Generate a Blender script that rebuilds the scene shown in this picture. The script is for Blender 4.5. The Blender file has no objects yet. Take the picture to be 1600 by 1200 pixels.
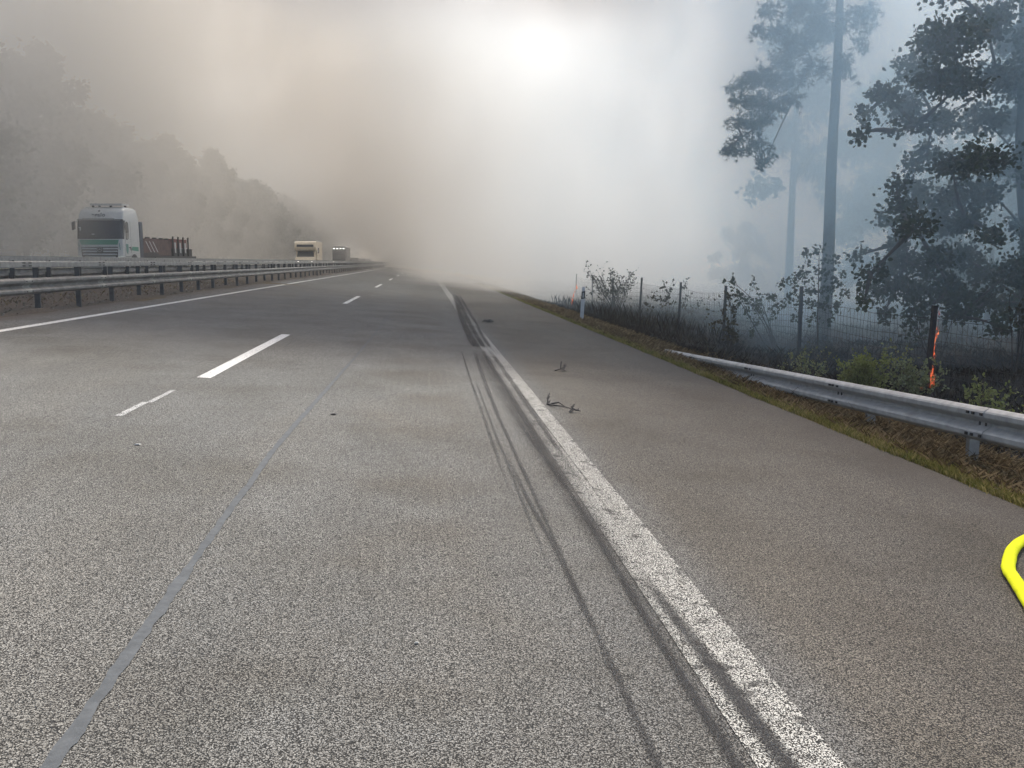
import bpy, math, random
import numpy as np
from mathutils import Vector, Matrix

R = math.radians
scene = bpy.context.scene
col = scene.collection

# ------------------------------------------------------------------ camera
CAM_H = 1.474
cam_data = bpy.data.cameras.new('camera')
cam = bpy.data.objects.new('camera', cam_data)
col.objects.link(cam)
cam.location = (0, 0, CAM_H)
cam.rotation_euler = (R(90 - 7.769), 0, R(-5.538))
cam_data.sensor_fit = 'HORIZONTAL'
cam_data.sensor_width = 36
cam_data.lens = 31.5
cam_data.clip_end = 3000
scene.camera = cam

# ------------------------------------------------------------------ sky, sun, exposure
SUN_AZ, SUN_EL = R(24), R(52)          # azimuth from +Y (down the road) towards +X
world = bpy.data.worlds.new('World')
scene.world = world
world.use_nodes = True
wn = world.node_tree.nodes
wl = world.node_tree.links
bg = wn['Background']
sky = wn.new('ShaderNodeTexSky')
sky.sky_type = 'NISHITA'
sky.sun_disc = False
sky.sun_elevation = SUN_EL
sky.sun_rotation = SUN_AZ
sky.dust_density = 3.0
sky.air_density = 1.0
wl.new(sky.outputs[0], bg.inputs[0])
bg.inputs[1].default_value = 0.15
sun_data = bpy.data.lights.new('sun', 'SUN')
sun_data.energy = 5.0
sun_data.angle = R(0.5)
sun_data.color = (1.0, 0.94, 0.85)
sun = bpy.data.objects.new('sun', sun_data)
col.objects.link(sun)
sd = Vector((math.sin(SUN_AZ) * math.cos(SUN_EL), math.cos(SUN_AZ) * math.cos(SUN_EL), math.sin(SUN_EL)))
sun.rotation_euler = (-sd).to_track_quat('-Z', 'Y').to_euler()
scene.view_settings.view_transform = 'Standard'
scene.view_settings.look = 'None'
scene.view_settings.exposure = 0.52
scene.view_settings.gamma = 1.0
scene.view_settings.use_curve_mapping = False
scene.cycles.use_denoising = True
scene.cycles.volume_bounces = 5
scene.cycles.max_bounces = 10
scene.cycles.transparent_max_bounces = 48
scene.cycles.diffuse_bounces = 2
scene.cycles.glossy_bounces = 2
scene.cycles.volume_max_steps = 256
scene.cycles.volume_step_rate = 1.0

# ------------------------------------------------------------------ helpers
rng = np.random.default_rng(7)
random.seed(7)


class MB:
    """collects geometry; build() links it as ONE mesh object"""
    def __init__(s):
        s.v = []; s.f = []

    def add(s, vs, fs):
        o = len(s.v)
        s.v.extend([tuple(map(float, p)) for p in vs])
        s.f.extend([tuple(i + o for i in f) for f in fs])
        return s

    def box(s, lo, hi):
        x0, y0, z0 = lo; x1, y1, z1 = hi
        return s.add([(x0, y0, z0), (x1, y0, z0), (x1, y1, z0), (x0, y1, z0), (x0, y0, z1), (x1, y0, z1), (x1, y1, z1), (x0, y1, z1)],
                     [(0, 3, 2, 1), (4, 5, 6, 7), (0, 1, 5, 4), (1, 2, 6, 5), (2, 3, 7, 6), (3, 0, 4, 7)])

    def prism(s, poly, axis, a, b):
        """poly: list of 2-D points; extruded along axis ('x','y','z') from a to b"""
        n = len(poly)
        def P(p, t):
            if axis == 'x': return (t, p[0], p[1])
            if axis == 'y': return (p[0], t, p[1])
            return (p[0], p[1], t)
        vs = [P(p, a) for p in poly] + [P(p, b) for p in poly]
        fs = [tuple(range(n - 1, -1, -1)), tuple(range(n, 2 * n))] + [(i, (i + 1) % n, n + (i + 1) % n, n + i) for i in range(n)]
        return s.add(vs, fs)

    def tube(s, path, rad, n=6, cap=True):
        path = [Vector(p) for p in path]
        if not hasattr(rad, '__len__'): rad = [rad] * len(path)
        vs = []; fs = []
        up = None
        for i, p in enumerate(path):
            t = (path[min(i + 1, len(path) - 1)] - path[max(i - 1, 0)])
            if t.length < 1e-9: t = Vector((0, 0, 1))
            t.normalize()
            if up is None:
                up = Vector((1, 0, 0)) if abs(t.x) < .8 else Vector((0, 1, 0))
            a = (up - t * up.dot(t))
            if a.length < 1e-6: a = t.orthogonal()
            a.normalize(); b = t.cross(a); up = a
            for k in range(n):
                w = 2 * math.pi * k / n
                vs.append(p + (a * math.cos(w) + b * math.sin(w)) * rad[i])
        for i in range(len(path) - 1):
            for k in range(n):
                fs.append((i * n + k, i * n + (k + 1) % n, (i + 1) * n + (k + 1) % n, (i + 1) * n + k))
        if cap and n > 2:
            fs.append(tuple(range(n - 1, -1, -1))); m = (len(path) - 1) * n
            fs.append(tuple(range(m, m + n)))
        return s.add(vs, fs)

    def sections(s, rows, closed=True, cap=True):
        """loft between rows (lists of 3-D points of equal count)"""
        n = len(rows[0]); vs = [p for r in rows for p in r]; fs = []
        m = n if closed else n - 1
        for i in range(len(rows) - 1):
            for k in range(m):
                fs.append((i * n + k, i * n + (k + 1) % n, (i + 1) * n + (k + 1) % n, (i + 1) * n + k))
        if cap:
            fs.append(tuple(range(n - 1, -1, -1))); q = (len(rows) - 1) * n
            fs.append(tuple(range(q, q + n)))
        return s.add(vs, fs)

    def mesh(s, name, mat, smooth=False):
        me = bpy.data.meshes.new(name)
        me.from_pydata(s.v, [], s.f)
        if mat: me.materials.append(mat)
        if smooth:
            me.polygons.foreach_set('use_smooth', [True] * len(me.polygons))
        me.update()
        return me

    def build(s, name, mat, parent=None, loc=None, smooth=False, sharp=None):
        me = s.mesh(name, mat, smooth)
        if sharp is not None:
            me.polygons.foreach_set('use_smooth', [True] * len(me.polygons))
            me.set_sharp_from_angle(angle=R(sharp))
        return link(name, me, parent, loc)


def link(name, data, parent=None, loc=None):
    o = bpy.data.objects.new(name, data)
    col.objects.link(o)
    if parent: o.parent = parent
    if loc: o.location = loc
    return o


def np_mesh(name, verts, faces, mat):
    """fast mesh from numpy arrays; faces (n,k)"""
    me = bpy.data.meshes.new(name)
    nf, k = faces.shape
    me.vertices.add(len(verts)); me.vertices.foreach_set('co', verts.astype(np.float32).ravel())
    me.loops.add(nf * k); me.loops.foreach_set('vertex_index', faces.astype(np.int32).ravel())
    me.polygons.add(nf)
    me.polygons.foreach_set('loop_start', np.arange(0, nf * k, k, dtype=np.int32))
    me.polygons.foreach_set('loop_total', np.full(nf, k, dtype=np.int32))
    if mat: me.materials.append(mat)
    me.update(calc_edges=True)
    return me


def tag(o, label=None, cat=None, group=None, kind=None):
    if label: o['label'] = label
    if cat: o['category'] = cat
    if group: o['group'] = group
    if kind: o['kind'] = kind
    return o


def thing(name, label, cat, loc=(0, 0, 0), rz=0, group=None):
    o = bpy.data.objects.new(name, None)
    o.empty_display_size = .2
    col.objects.link(o)
    o.location = loc; o.rotation_euler = (0, 0, rz)
    return tag(o, label, cat, group)


def copy_tree(o, parent=None):
    c = o.copy(); col.objects.link(c)
    if parent: c.parent = parent
    for ch in list(o.children): copy_tree(ch, c)
    return c


# ------------------------------------------------------------------ node helpers
class NT:
    def __init__(s, m):
        m.use_nodes = True
        s.t = m.node_tree; s.n = s.t.nodes; s.n.clear()
        s.out = s.n.new('ShaderNodeOutputMaterial')

    def link(s, a, b): s.t.links.new(a, b)

    def put(s, sock, v):
        if v is None: return
        if isinstance(v, bpy.types.NodeSocket): s.link(v, sock)
        elif hasattr(v, '__len__') and len(v) == 3 and len(getattr(sock, 'default_value', [0, 0, 0])) == 4: sock.default_value = (*v, 1)
        else: sock.default_value = v

    def m(s, op, a, b=None, c=None, clamp=False):
        n = s.n.new('ShaderNodeMath'); n.operation = op; n.use_clamp = clamp
        for i, x in enumerate((a, b, c)):
            if x is not None: s.put(n.inputs[i], x)
        return n.outputs[0]

    def smooth(s, x, a, b, lo=0.0, hi=1.0, interp='SMOOTHSTEP'):
        n = s.n.new('ShaderNodeMapRange'); n.interpolation_type = interp
        for k, v in (('Value', x), ('From Min', a), ('From Max', b), ('To Min', lo), ('To Max', hi)): s.put(n.inputs[k], v)
        return n.outputs['Result']

    def mix(s, f, a, b, mode='MIX'):
        n = s.n.new('ShaderNodeMix'); n.data_type = 'RGBA'; n.blend_type = mode
        s.put(n.inputs['Factor'], f); s.put(n.inputs['A'], a) if False else None
        s.put(n.inputs[0], f); s.put(n.inputs[6], a); s.put(n.inputs[7], b)
        return n.outputs[2]

    def coord(s, which='Object'):
        return s.n.new('ShaderNodeTexCoord').outputs[which]

    def xyz(s, v):
        n = s.n.new('ShaderNodeSeparateXYZ'); s.link(v, n.inputs[0])
        return n.outputs

    def scale(s, v, sc, off=(0, 0, 0)):
        n = s.n.new('ShaderNodeMapping'); s.link(v, n.inputs[0])
        n.inputs['Scale'].default_value = sc; n.inputs['Location'].default_value = off
        return n.outputs[0]

    def noise(s, v, sc, det=2, rough=.5, dist=0.0, out='Fac'):
        n = s.n.new('ShaderNodeTexNoise'); s.link(v, n.inputs['Vector'])
        n.inputs['Scale'].default_value = sc; n.inputs['Detail'].default_value = det
        n.inputs['Roughness'].default_value = rough; n.inputs['Distortion'].default_value = dist
        return n.outputs[out]

    def voronoi(s, v, sc, feature='F1', out='Distance', rand=1.0):
        n = s.n.new('ShaderNodeTexVoronoi'); n.feature = feature; s.link(v, n.inputs['Vector'])
        n.inputs['Scale'].default_value = sc; n.inputs['Randomness'].default_value = rand
        return n.outputs[out]

    def ramp(s, x, stops):
        n = s.n.new('ShaderNodeValToRGB'); s.link(x, n.inputs[0])
        e = n.color_ramp.elements
        while len(e) < len(stops): e.new(.5)
        for i, (p, c) in enumerate(stops):
            e[i].position = p; e[i].color = (*c, 1) if hasattr(c, '__len__') else (c, c, c, 1)
        return n.outputs[0]

    def bump(s, h, dist=.01, strength=1.0):
        n = s.n.new('ShaderNodeBump'); s.link(h, n.inputs['Height'])
        n.inputs['Distance'].default_value = dist; n.inputs['Strength'].default_value = strength
        return n.outputs[0]

    def pbsdf(s, color, rough=.6, metal=0.0, normal=None, spec=None, **kw):
        n = s.n.new('ShaderNodeBsdfPrincipled')
        s.put(n.inputs['Base Color'], color); s.put(n.inputs['Roughness'], rough); s.put(n.inputs['Metallic'], metal)
        if normal: s.link(normal, n.inputs['Normal'])
        if spec is not None: s.put(n.inputs['Specular IOR Level'], spec)
        for k, v in kw.items(): s.put(n.inputs[k.replace('_', ' ')], v)
        s.link(n.outputs[0], s.out.inputs['Surface'])
        return n


def mat_simple(name, c, rough=.6, metal=0.0, var=.25, sc=6.0, bump=0.0, bsc=40):
    m = bpy.data.materials.new(name); t = NT(m); co = t.coord()
    n = t.noise(co, sc, 4, .6)
    c0 = tuple(x * (1 - var) for x in c); c1 = tuple(min(1, x * (1 + var)) for x in c)
    colr = t.ramp(n, [(.3, c0), (.7, c1)])
    nm = t.bump(t.noise(co, bsc, 3), bump) if bump else None
    t.pbsdf(colr, rough, metal, nm)
    return m


def mat_emit(name, c, s):
    m = bpy.data.materials.new(name); t = NT(m)
    n = t.n.new('ShaderNodeEmission'); n.inputs[0].default_value = (*c, 1); n.inputs[1].default_value = s
    t.link(n.outputs[0], t.out.inputs['Surface'])
    return m


# ------------------------------------------------------------------ terrain profile
TILT = 0.07
PROF_X = [-400, -60, -34, -26, -22, -20.2, -19.4, -10.9, -10.3, -8.7, -7.35, 4.32, 5.2, 6.2, 7.4, 9.0, 14.0, 30, 60, 400]
PROF_Z = [1.6, 1.6, 1.3, .95, .62, .68, .72, .72, .69, .62, .5145, -.3024, -.40, -.62, -.84, -.95, -.92, -.7, -.2, 1.5]


def prof(x):
    return float(np.interp(x, PROF_X, PROF_Z))


def gz(x, y):
    """ground height"""
    b = np.interp(x, PROF_X, PROF_Z)
    amp = np.clip((np.abs(np.asarray(x) - 2.0) - 4.0) / 3.0, 0, 1) * np.where((np.asarray(x) < -7.5) & (np.asarray(x) > -21), .25, 1)
    w = .06 * np.sin(x * 1.3 + y * .7) + .05 * np.sin(x * .53 - y * 1.1 + 1) + .03 * np.sin(x * 2.9 + y * 2.3)
    return b + amp * w


# ------------------------------------------------------------------ materials of the setting
def asphalt_nodes(t, co, tone=1.0, warm=0.0):
    """returns colour, height of porous asphalt"""
    v = t.voronoi(co, 175, 'F1', 'Distance')
    cellc = t.voronoi(co, 175, 'F1', 'Color')
    cv = t.n.new('ShaderNodeSeparateColor'); t.link(cellc, cv.inputs[0])
    fine = t.noise(co, 110, 3, .7)
    h = t.m('SUBTRACT', t.m('MULTIPLY', fine, 1.5), v)
    stone = t.ramp(cv.outputs[0], [(.0, (.115 * tone, .113 * tone, .106 * tone)), (.55, (.205 * tone, .200 * tone, .185 * tone)), (1.0, (.33 * tone, .325 * tone, .306 * tone))])
    pore = t.smooth(h, .14, .40)
    c = t.mix(pore, (.012, .012, .012), stone)
    # broad wear and staining; brown and pale blotches also paint in smoke-filtered light
    big = t.noise(t.scale(co, (.55, .16, 1)), 1.0, 4, .55)
    c = t.mix(t.smooth(big, .40, .68, 0, .35), c, t.mix(1.0, c, (.93, .84, .72), 'MULTIPLY'))
    mid = t.noise(t.scale(co, (1.0, .35, 1)), 1.3, 5, .6)
    c = t.mix(1.0, c, t.ramp(mid, [(.3, .86), (.7, 1.10)]), 'MULTIPLY')
    blot = t.noise(co, .75, 4, .6)
    c = t.mix(1.0, c, t.ramp(blot, [(.32, (.80, .78, .74)), (.5, (1, 1, 1)), (.68, (1.10, 1.11, 1.12))]), 'MULTIPLY')
    return c, h, pore


def mat_asphalt(name, tone=1.0):
    m = bpy.data.materials.new(name); t = NT(m); co = t.coord()
    c, h, pore = asphalt_nodes(t, co, tone)
    x, y, z = t.xyz(co)
    # wheel tracks polished a little lighter, shoulder browner
    sh = t.smooth(x, 1.25, 1.6)
    c = t.mix(sh, c, t.mix(1.0, c, (.84, .78, .70), 'MULTIPLY'))
    # oil strip down the middle of the lane
    wob = t.noise(co, .35, 3)
    oil = t.m('ABSOLUTE', t.m('SUBTRACT', x, t.m('MULTIPLY_ADD', wob, .5, -.35)))
    oil = t.m('MULTIPLY', t.smooth(oil, .8, .1), t.smooth(t.noise(co, .8, 3),  .35, .7, 0, .65))
    c = t.mix(oil, c, t.mix(1.0, c, (.80, .72, .62), 'MULTIPLY'))
    edge = t.smooth(t.m('ADD', x, t.m('MULTIPLY', t.noise(co, 1.1, 4), .9)), 3.9, 4.75, 0, .55)
    c = t.mix(edge, c, (.055, .047, .04))
    edge2 = t.smooth(t.m('ADD', x, t.m('MULTIPLY', t.noise(co, 1.5, 4), .6)), -6.45, -6.95, 0, .85)
    c = t.mix(edge2, c, (.075, .060, .049))
    t.pbsdf(c, .82, 0, t.bump(h, .006, .55), .3)
    return m


M = {}
M['asphalt'] = mat_asphalt('porous_asphalt')
M['asphalt_far'] = mat_asphalt('asphalt_opposite', .85)


def mat_ground():
    m = bpy.data.materials.new('verge_soil'); t = NT(m); co = t.coord()
    x, y, z = t.xyz(co)
    n1 = t.noise(co, .35, 5, .6); n2 = t.noise(co, 3.0, 5, .65); n3 = t.noise(co, 28, 3, .7)
    dry = t.ramp(n2, [(.25, (.07, .055, .035)), (.5, (.11, .085, .05)), (.75, (.17, .13, .08))])
    burnt = t.ramp(n2, [(.3, (.012, .012, .012)), (.55, (.024, .023, .022)), (.72, (.06, .057, .054)), (.9, (.17, .165, .16))])
    c = t.mix(t.smooth(t.m('ADD', x, t.m('MULTIPLY', t.m('SUBTRACT', n1, .5), 1.8)), 5.55, 6.3), dry, burnt)
    med = t.ramp(n3, [(.3, (.045, .036, .029)), (.5, (.085, .069, .055)), (.7, (.16, .135, .11))])
    med = t.mix(t.smooth(n2, .5, .62, 0, .8), med, (.09, .075, .055))
    c = t.mix(t.smooth(x, -7.0, -7.3), c, med)
    forest = t.ramp(n2, [(.3, (.03, .035, .018)), (.7, (.09, .085, .04))])
    c = t.mix(t.smooth(x, -19.5, -21), c, forest)
    hh = t.m('ADD', t.m('MULTIPLY', n2, .6), t.m('MULTIPLY', n3, .25))
    t.pbsdf(c, .95, 0, t.bump(hh, .08, .8), .1)
    return m


M['ground'] = mat_ground()


def mat_paint(name, wear, worn_from=None, base=(.62, .61, .57)):
    """road paint lying on the stones; the pores stay dark. wear 0..1"""
    m = bpy.data.materials.new(name); t = NT(m); co = t.coord()
    c, h, pore = asphalt_nodes(t, co)
    p = t.smooth(h, .02 + wear * .17, .16 + wear * .22)
    n = t.noise(co, 9, 4, .7)
    p = t.m('MULTIPLY', p, t.smooth(n, .22 + .1 * wear, .34 + .12 * wear, 1 - .9 * wear, 1))
    dirt = t.noise(t.scale(co, (3, .25, 1)), 2.0, 4)
    col_ = t.mix(t.smooth(dirt, .45, .75, 0, .5), base, tuple(b * .62 for b in base))
    cc = t.mix(p, t.mix(1.0, c, (.45, .45, .45), 'MULTIPLY'), col_)
    t.pbsdf(cc, .75, 0, t.bump(h, .004, .6), .3)
    return m


M['paint_edge'] = mat_paint('worn_edge_line_paint', 1.08, base=(.58, .57, .52))
M['paint_dash'] = mat_paint('lane_paint', .12, base=(.80, .79, .75))
M['paint_left'] = mat_paint('left_line_paint', .15, base=(.78, .77, .72))
M['paint_scrap'] = mat_paint('old_line_paint', .8, base=(.6, .6, .58))


def mat_tyre_mark(name, strength, near=.32):
    m = bpy.data.materials.new(name); t = NT(m); co = t.coord()
    uv = t.n.new('ShaderNodeUVMap').outputs[0]
    u, v, _ = t.xyz(uv)
    v1 = t.voronoi(co, 175, 'F1', 'Distance'); fine = t.noise(co, 110, 3, .7)
    h = t.m('SUBTRACT', t.m('MULTIPLY', fine, 1.5), v1)
    streak = t.noise(t.scale(co, (46, .25, 1)), 1.0, 3, .6)
    a = t.m('MULTIPLY', t.smooth(streak, .20, .44), t.smooth(t.m('ABSOLUTE', t.m('SUBTRACT', u, .5)), .5, .08))
    a = t.m('MULTIPLY', a, t.m('MULTIPLY', t.smooth(v, 0, near), t.smooth(v, 1, .80)))
    a = t.m('MULTIPLY', a, t.smooth(h, -.05, .35, .45, 1.0))
    a = t.m('MULTIPLY', a, t.m('MULTIPLY', t.smooth(t.noise(co, 1.1, 3), .25, .6, .45, 1.0), strength))
    n = t.pbsdf((.018, .018, .02), .75, 0, t.bump(h, .005, .5), .3)
    t.put(n.inputs['Alpha'], a)
    return m


# ------------------------------------------------------------------ ground and roads
def strip(name, xs, ys, dz, mat, zf=None):
    xs = np.asarray(xs, float); ys = np.asarray(ys, float)
    X, Y = np.meshgrid(xs, ys)
    Z = (np.interp(X, PROF_X, PROF_Z) if zf is None else zf(X, Y)) + dz
    v = np.stack([X, Y, Z], -1).reshape(-1, 3)
    nx, ny = len(xs), len(ys)
    i, j = np.meshgrid(np.arange(nx - 1), np.arange(ny - 1))
    a = (j * nx + i).ravel()
    f = np.stack([a, a + 1, a + nx + 1, a + nx], -1)
    return link(name, np_mesh(name, v, f, mat))


gx = np.concatenate([np.linspace(-330, -60, 8), np.linspace(-50, -22, 12), np.arange(-21, -10.9, 1.0), [-10.9, -10.3], np.arange(-9.9, -7.4, .35), [-7.36, -7.0, 0, 4.0, 4.33], np.arange(4.6, 16, .35), np.linspace(16.5, 45, 40), np.linspace(50, 330, 12)])
gy = np.concatenate([np.linspace(-60, 0, 8), np.arange(1, 46, .5), np.arange(46, 110, 2), np.linspace(112, 340, 40)])


def ground_z(X, Y):
    z = gz(X, Y)
    under = ((X > -7.2) & (X < 4.3)) | ((X < -10.95) & (X > -19.35))
    return np.where(under, z - .10, z - .012)


g = strip('ground', gx, gy, 0, M['ground'], ground_z)
tag(g, kind='structure')
ry = np.concatenate([np.linspace(-40, 60, 51), np.linspace(64, 330, 60)])
road = strip('road', [-7.32, -4, 0, 2, 4.0, 4.32], ry, 0, M['asphalt'])
tag(road, kind='structure')
rd2 = strip('opposite_road', [-19.4, -15, -10.9], ry, 0, M['asphalt_far'])
tag(rd2, kind='structure')


def mark(name, x0, x1, y0, y1, mat, dz=.004, n=None):
    o = strip(name, [x0, x1], np.linspace(y0, y1, n or max(2, int((y1 - y0) / 4))), dz, mat)
    return tag(o, kind='structure')


mark('road_edge_line', 1.0, 1.29, -5, 320, M['paint_edge'])
mark('road_edge_line', -6.42, -6.27, -5, 320, M['paint_left'])
for k, y0 in enumerate(range(-26, 200, 18)):
    yy = 10.32 + 18.15 * (k - 2)
    mark('lane_marking', -2.57, -2.42, yy, yy + 6.1, M['paint_dash'], n=4)
mark('lane_marking', -2.62, -2.56, 7.75, 8.5, M['paint_scrap'], n=3)
mark('lane_marking', -2.58, -2.53, 8.5, 9.3, M['paint_scrap'], n=3)
mark('road_edge_line', -11.35, -11.2, -5, 320, M['paint_left'])
mark('road_edge_line', -19.0, -18.75, -5, 320, M['paint_left'])
for k in range(14):
    mark('lane_marking', -15.02, -14.88, 3 + 18 * k, 9 + 18 * k, M['paint_dash'], n=4)

# bitumen seam with uneven edges
def ribbon(name, pts, w, mat, dz, wob=0.0, step=.08, seed=1, seg=1):
    """pts: (x,y) control points; w: width or list"""
    rs = np.random.default_rng(seed)
    pts = np.array(pts, float)
    ys = np.arange(pts[0, 1], pts[-1, 1], step)
    xs = np.interp(ys, pts[:, 1], pts[:, 0])
    k = max(3, int(.9 / step)); ker = np.ones(k) / k
    xs = np.convolve(np.pad(xs, k, mode='edge'), ker, 'same')[k:-k]
    ww = np.interp(ys, pts[:, 1], w) if hasattr(w, '__len__') else np.full(len(ys), w)
    def wn_(s):
        a = rs.normal(size=len(ys) + 8)
        return np.convolve(a, np.ones(s) / s ** .5, 'same')[4:-4]
    l = xs - ww / 2 + wob * (wn_(3) * .6 + wn_(9) * .7)
    r = xs + ww / 2 + wob * (wn_(3) * .6 + wn_(9) * .7)
    v = []; f = []
    for i in range(len(ys)):
        for x in (l[i], r[i]):
            v.append((x, ys[i], prof(x) + dz))
    f = np.array([(2 * i, 2 * i + 1, 2 * i + 3, 2 * i + 2) for i in range(len(ys) - 1)])
    me = np_mesh(name, np.array(v), f, mat)
    uv = me.uv_layers.new(name='UVMap')
    T = (ys - ys[0]) / (ys[-1] - ys[0])
    u = np.zeros((len(f), 4, 2))
    for i in range(len(f)):
        u[i] = [(0, T[i]), (1, T[i]), (1, T[i + 1]), (0, T[i + 1])]
    uv.data.foreach_set('uv', u.ravel())
    return tag(link(name, me), kind='structure')


m = bpy.data.materials.new('bitumen_seam'); t = NT(m); co = t.coord()
nb = t.noise(co, 18, 4, .6)
t.pbsdf(t.ramp(nb, [(.3, (.062, .067, .072)), (.7, (.095, .101, .107))]), .8, 0, t.bump(t.noise(co, 60, 3), .004, .5), .2)
M['bitumen'] = m
ribbon('bitumen_seam', [(-1.02, .6), (-1.06, 2.45), (-1.11, 4.8), (-1.14, 7.0), (-1.10, 9.4), (-1.03, 13.7), (-.97, 20), (-.94, 28), (-.95, 70)], [.052, .047, .044, .045, .048, .034, .022, .016, .014], M['bitumen'], .004, .0042, .03, 3)

marks = [
    # (points, width, strength, dz)
    ([(.64, -1), (.69, 2.6), (.69, 3.4), (.68, 4.6), (.64, 5.75), (.62, 7.5)], .05, .85, .0055),
    ([(.93, -3), (.94, 2.5), (.94, 3.8), (.955, 5.0), (.95, 6.0), (.91, 7.6), (.88, 9.5)], [.09, .085, .06, .045, .05, .055, .05], .88, .006),
    ([(.69, 2.6), (.71, 8.5), (.735, 10.4), (.79, 13.2), (.86, 16)], [.03, .05, .07, .08, .09], 1.0, .0065),
    ([(1.10, -1), (1.10, 2.5), (1.09, 3.3), (1.065, 4.0), (1.06, 4.75)], [.12, .12, .105, .085, .06], 1.0, .0075),
    ([(1.115, 4.5), (1.14, 5.7), (1.13, 8.5), (1.12, 11)], .018, .85, .008),
    ([(.945, 4.6), (.97, 10.7), (.975, 13), (1.02, 16.2)], [.07, .10, .10, .09], 1.0, .0085),
    ([(1.075, 5.0), (1.105, 10.5), (1.12, 13), (1.13, 16)], [.07, .10, .11, .10], .90, .009),
    ([(.93, 15.9), (.905, 17.6), (.95, 21), (1.02, 25), (1.22, 34), (1.46, 46)], [.13, .17, .21, .24, .26, .28], 1.0, .0095),
    ([(.885, 15.95), (.87, 17.6), (.92, 21), (.98, 25), (1.18, 34)], [.08, .09, .10, .11, .12], 1.0, .0098),
    ([(1.06, 15.9), (1.07, 18), (1.11, 22), (1.26, 30), (1.52, 44)], [.09, .11, .13, .15, .16], .95, .010),
    ([(1.17, 15.9), (1.20, 19), (1.30, 23), (1.42, 30), (1.68, 44)], [.11, .12, .13, .14, .16], .95, .0103),
    ([(.98, 2.0), (.96, 8), (.96, 12), (.99, 16.2)], [.16, .32, .42, .42], .62, .0110),
    ([(.97, 15.9), (1.03, 20), (1.16, 28), (1.5, 44)], [.46, .46, .46, .40], .75, .0113),
    ([(.54, 5), (.58, 12), (.62, 16)], .04, .7, .0106),
    ([(.60, 3.5), (.61, 8), (.64, 12)], .03, .7, .0109),
]
for i, (p, w, s_, dz) in enumerate(marks):
    ribbon('tyre_mark', p, w, mat_tyre_mark('rubber_mark', s_, .03 if p[0][1] > 15 else .28), dz, .002, .12, 20 + i)

# ------------------------------------------------------------------ haze and smoke
hz = MB().box((-336, -66, -2.6), (336, 346, 62)).build('haze', None)
m = bpy.data.materials.new('thin_haze'); t = NT(m)
pv = t.n.new('ShaderNodeVolumePrincipled')
pv.inputs['Color'].default_value = (.90, .93, .95, 1)
pv.inputs['Density'].default_value = .0012
pv.inputs['Anisotropy'].default_value = .35
t.link(pv.outputs[0], t.out.inputs['Volume'])
hz.data.materials.append(m)
tag(hz, kind='stuff')


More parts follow.
